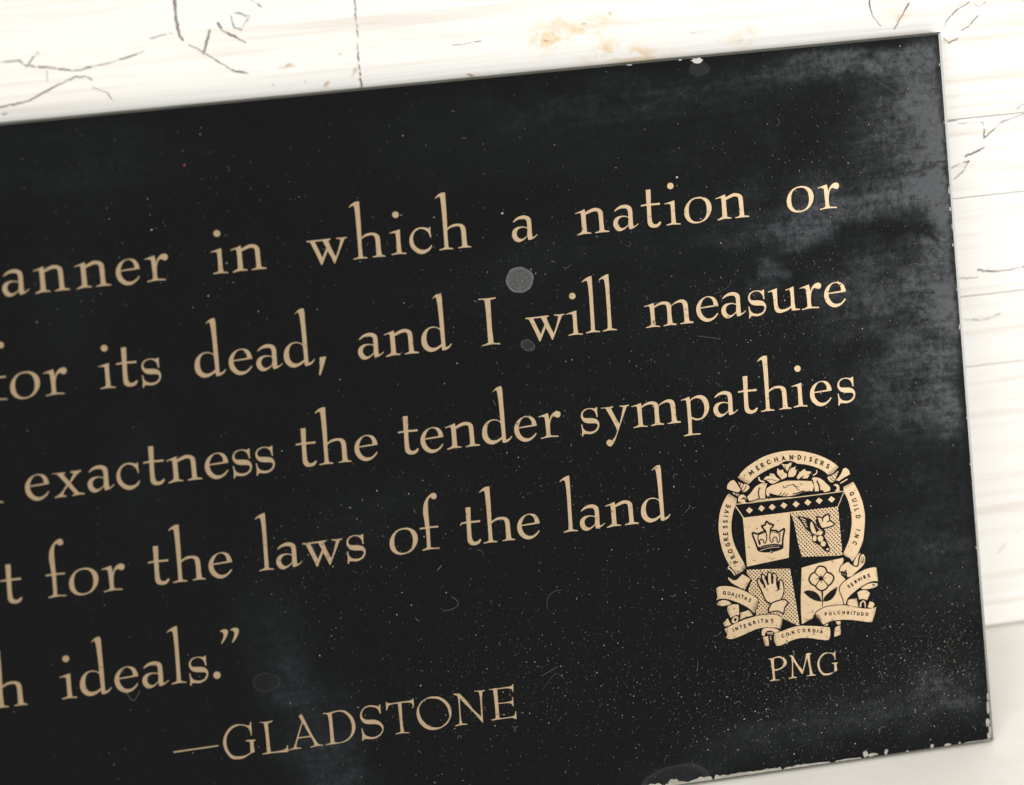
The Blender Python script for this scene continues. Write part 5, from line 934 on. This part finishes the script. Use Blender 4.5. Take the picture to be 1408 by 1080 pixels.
def dust(name, mat, zones, smin, smax, seed, z):
    r_ = random.Random(seed); mb = MB(); mb.v = []; mb.f = []
    for x, y, sx, sy, n in zones:
        for _ in range(n):
            if sx > 60: px, py = x + r_.uniform(-sx, sx), y + r_.uniform(-sy, sy)
            else: px, py = r_.gauss(x, sx), r_.gauss(y, sy)
            if not (IL + 60 < px < IR - .4 and IB + .5 < py - YB < IT - .4): continue
            s = smin + (smax - smin) * r_.random() ** 3; k = r_.choice((4, 5, 5, 6)); a0 = r_.random() * 6; el = r_.uniform(.45, 1); b = len(mb.v); d = r_.random() * 3.14
            for i in range(k):
                a = a0 + 2 * math.pi * i / k; q = s * r_.uniform(.6, 1); ux, uy = q * math.cos(a), q * el * math.sin(a)
                mb.v.append((px + ux * math.cos(d) - uy * math.sin(d), py - YB + ux * math.sin(d) + uy * math.cos(d), z))
            mb.f.append(tuple(range(b, b + k)))
    o = mb.build(name, mat, pl); o['kind'] = 'stuff'; return o
ZN = [(0, -10, 110, 78, 900), (60, -72, 26, 9, 1150), (86, -68, 10, 10, 650), (0, -60, 22, 12, 650), (-42, -30, 10, 7, 170), (20, -30, 24, 20, 420), (60, 10, 24, 10, 520), (75, 40, 20, 14, 380), (20, -10, 24, 9, 260), (-60, 45, 28, 12, 130), (50, -55, 12, 14, 300), (0, 25, 30, 10, 200), (75, -15, 16, 16, 200)]
M_D1 = flat('pale_dust', (.40, .37, .31), .9, .1); M_D2 = flat('grey_dust', (.115, .11, .10), .9, .1); M_D3 = flat('warm_dust', (.34, .23, .15), .9, .1)
M_D4 = flat('faint_dust', (.055, .056, .054), .9, .1)
sc = lambda k: [(a, b, c, d, int(n * k)) for a, b, c, d, n in ZN]
dust('dust_specks', M_D1, sc(.17), .05, .20, 1, .30); dust('dust_specks', M_D2, sc(.75), .05, .22, 2, .305); dust('dust_specks', M_D3, [(90, -68, 6, 7, 170), (0, -60, 15, 9, 60), (60, -74, 22, 8, 80)], .06, .2, 3, .31); dust('dust_specks', M_D4, sc(2.0), .06, .22, 6, .302)
fb = MB(); r5 = random.Random(5)
for x, y, sx, sy, n in sc(.008):
    for _ in range(n):
        px, py = (x + r5.uniform(-sx, sx), y + r5.uniform(-sy, sy)) if sx > 60 else (r5.gauss(x, sx), r5.gauss(y, sy))
        if not (-108 < px < IR - 3 and IB + 3 < py - YB < IT - 3): continue
        a = r5.random() * 6.28; cv = r5.uniform(-1.1, 1.1); q = Vector((px, py - YB)); P = [tuple(q)]; st = r5.uniform(.12, .42)
        for _k in range(r5.randint(2, 6)): a += cv * .6; q = q + Vector((math.cos(a), math.sin(a))) * st; P.append(tuple(q))
        fb.stroke(P, r5.uniform(.05, .10), .315)
for pts in ("(2050,0)",): pass
for P in ([(7.0, 77 - 101 - YB), (6.2, -24.9 - YB)],): pass
def fibre(px, w=.1):
    w *= .75; fb.stroke(smooth([(x, y - YB) for x, y in px], [0] * len(px), False, 4), w, .32)
fibre([(-16.81, -40.49), (-15.65, -41.55), (-15.58, -42.47), (-17.05, -43.2), (-18.78, -43.28)], 0.1)
fibre([(3.48, -45.81), (3.66, -43.69), (5.05, -42.34), (6.97, -42.12)], 0.07)
fibre([(-19.25, -34.71), (-18.39, -33.91)], 0.22)
fibre([(1.15, -59.47), (3.62, -58.42), (4.6, -58.08)], 0.1)
fibre([(5.95, -60.88), (4.33, -59.43), (2.99, -60.18), (0.87, -62.66)], 0.05)
fibre([(13.06, 24.75), (13.81, 24.37), (14.81, 25.02)], 0.1)
fibre([(47.68, -12.32), (46.66, -12.81), (46.44, -13.56)], 0.1)
fibre([(45.96, -15.35), (45.52, -14.84)], 0.12)
fibre([(-4.32, -1.02), (-3.81, -2.29)], 0.12)
fibre([(35.09, -29.31), (36.31, -28.22)], 0.1)
fibre([(-86.68, -50.89), (-85.1, -53.19), (-84.12, -52.42), (-83.43, -51.47)], 0.1)
fibre([(45.22, 15.57), (48.54, 16.75), (49.47, 18.18)], 0.06)
fibre([(40.97, 7.31), (46.02, 6.15)], 0.08)
o = fb.build('dust_fibres', M_D2, pl); o['kind'] = 'stuff'
big = MB()
for x, y, r in [(1.13, 37.05, 0.285), (-20.27, 38.85, 0.135), (-13.42, 37.7, 0.15), (-36.45, -19.6, 0.15), (-27.21, -38.41, 0.135), (-53.93, -5.38, 0.135), (-49.61, -6.33, 0.135), (-36.15, 6.78, 0.135), (-31.3, 11.03, 0.135), (-72.07, 41.17, 0.195), (-61.77, 26.69, 0.15), (10.89, -5.03, 0.105), (39.36, 40.69, 0.3), (25.87, 32.04, 0.135), (4.07, 22.67, 0.12), (7.17, 24.01, 0.135), (9.18, 23.64, 0.12), (78.53, -26.3, 0.105), (30.78, -16.04, 0.12), (49.52, -73.03, 0.18), (55.47, -76.18, 0.15), (65.32, -74.36, 0.15), (74.17, -51.22, 0.165), (-9.93, -68.59, 0.135), (1.68, -69.54, 0.135), (-28.7, -42.78, 0.15), (-17.82, -39.6, 0.135)]: spot(big, x, y - YB, r, r * .8, .325, int(abs(x * 10)) + 3, 8, .3)
o = big.build('paint_fleck', M_D1, pl); o['kind'] = 'stuff'
red = MB(); spot(red, -64.2, 53.4 - YB, .28, .28, .325, 4, 8, .2); red.build('red_fleck', flat('red_speck', (.22, .02, .03), .8), pl)
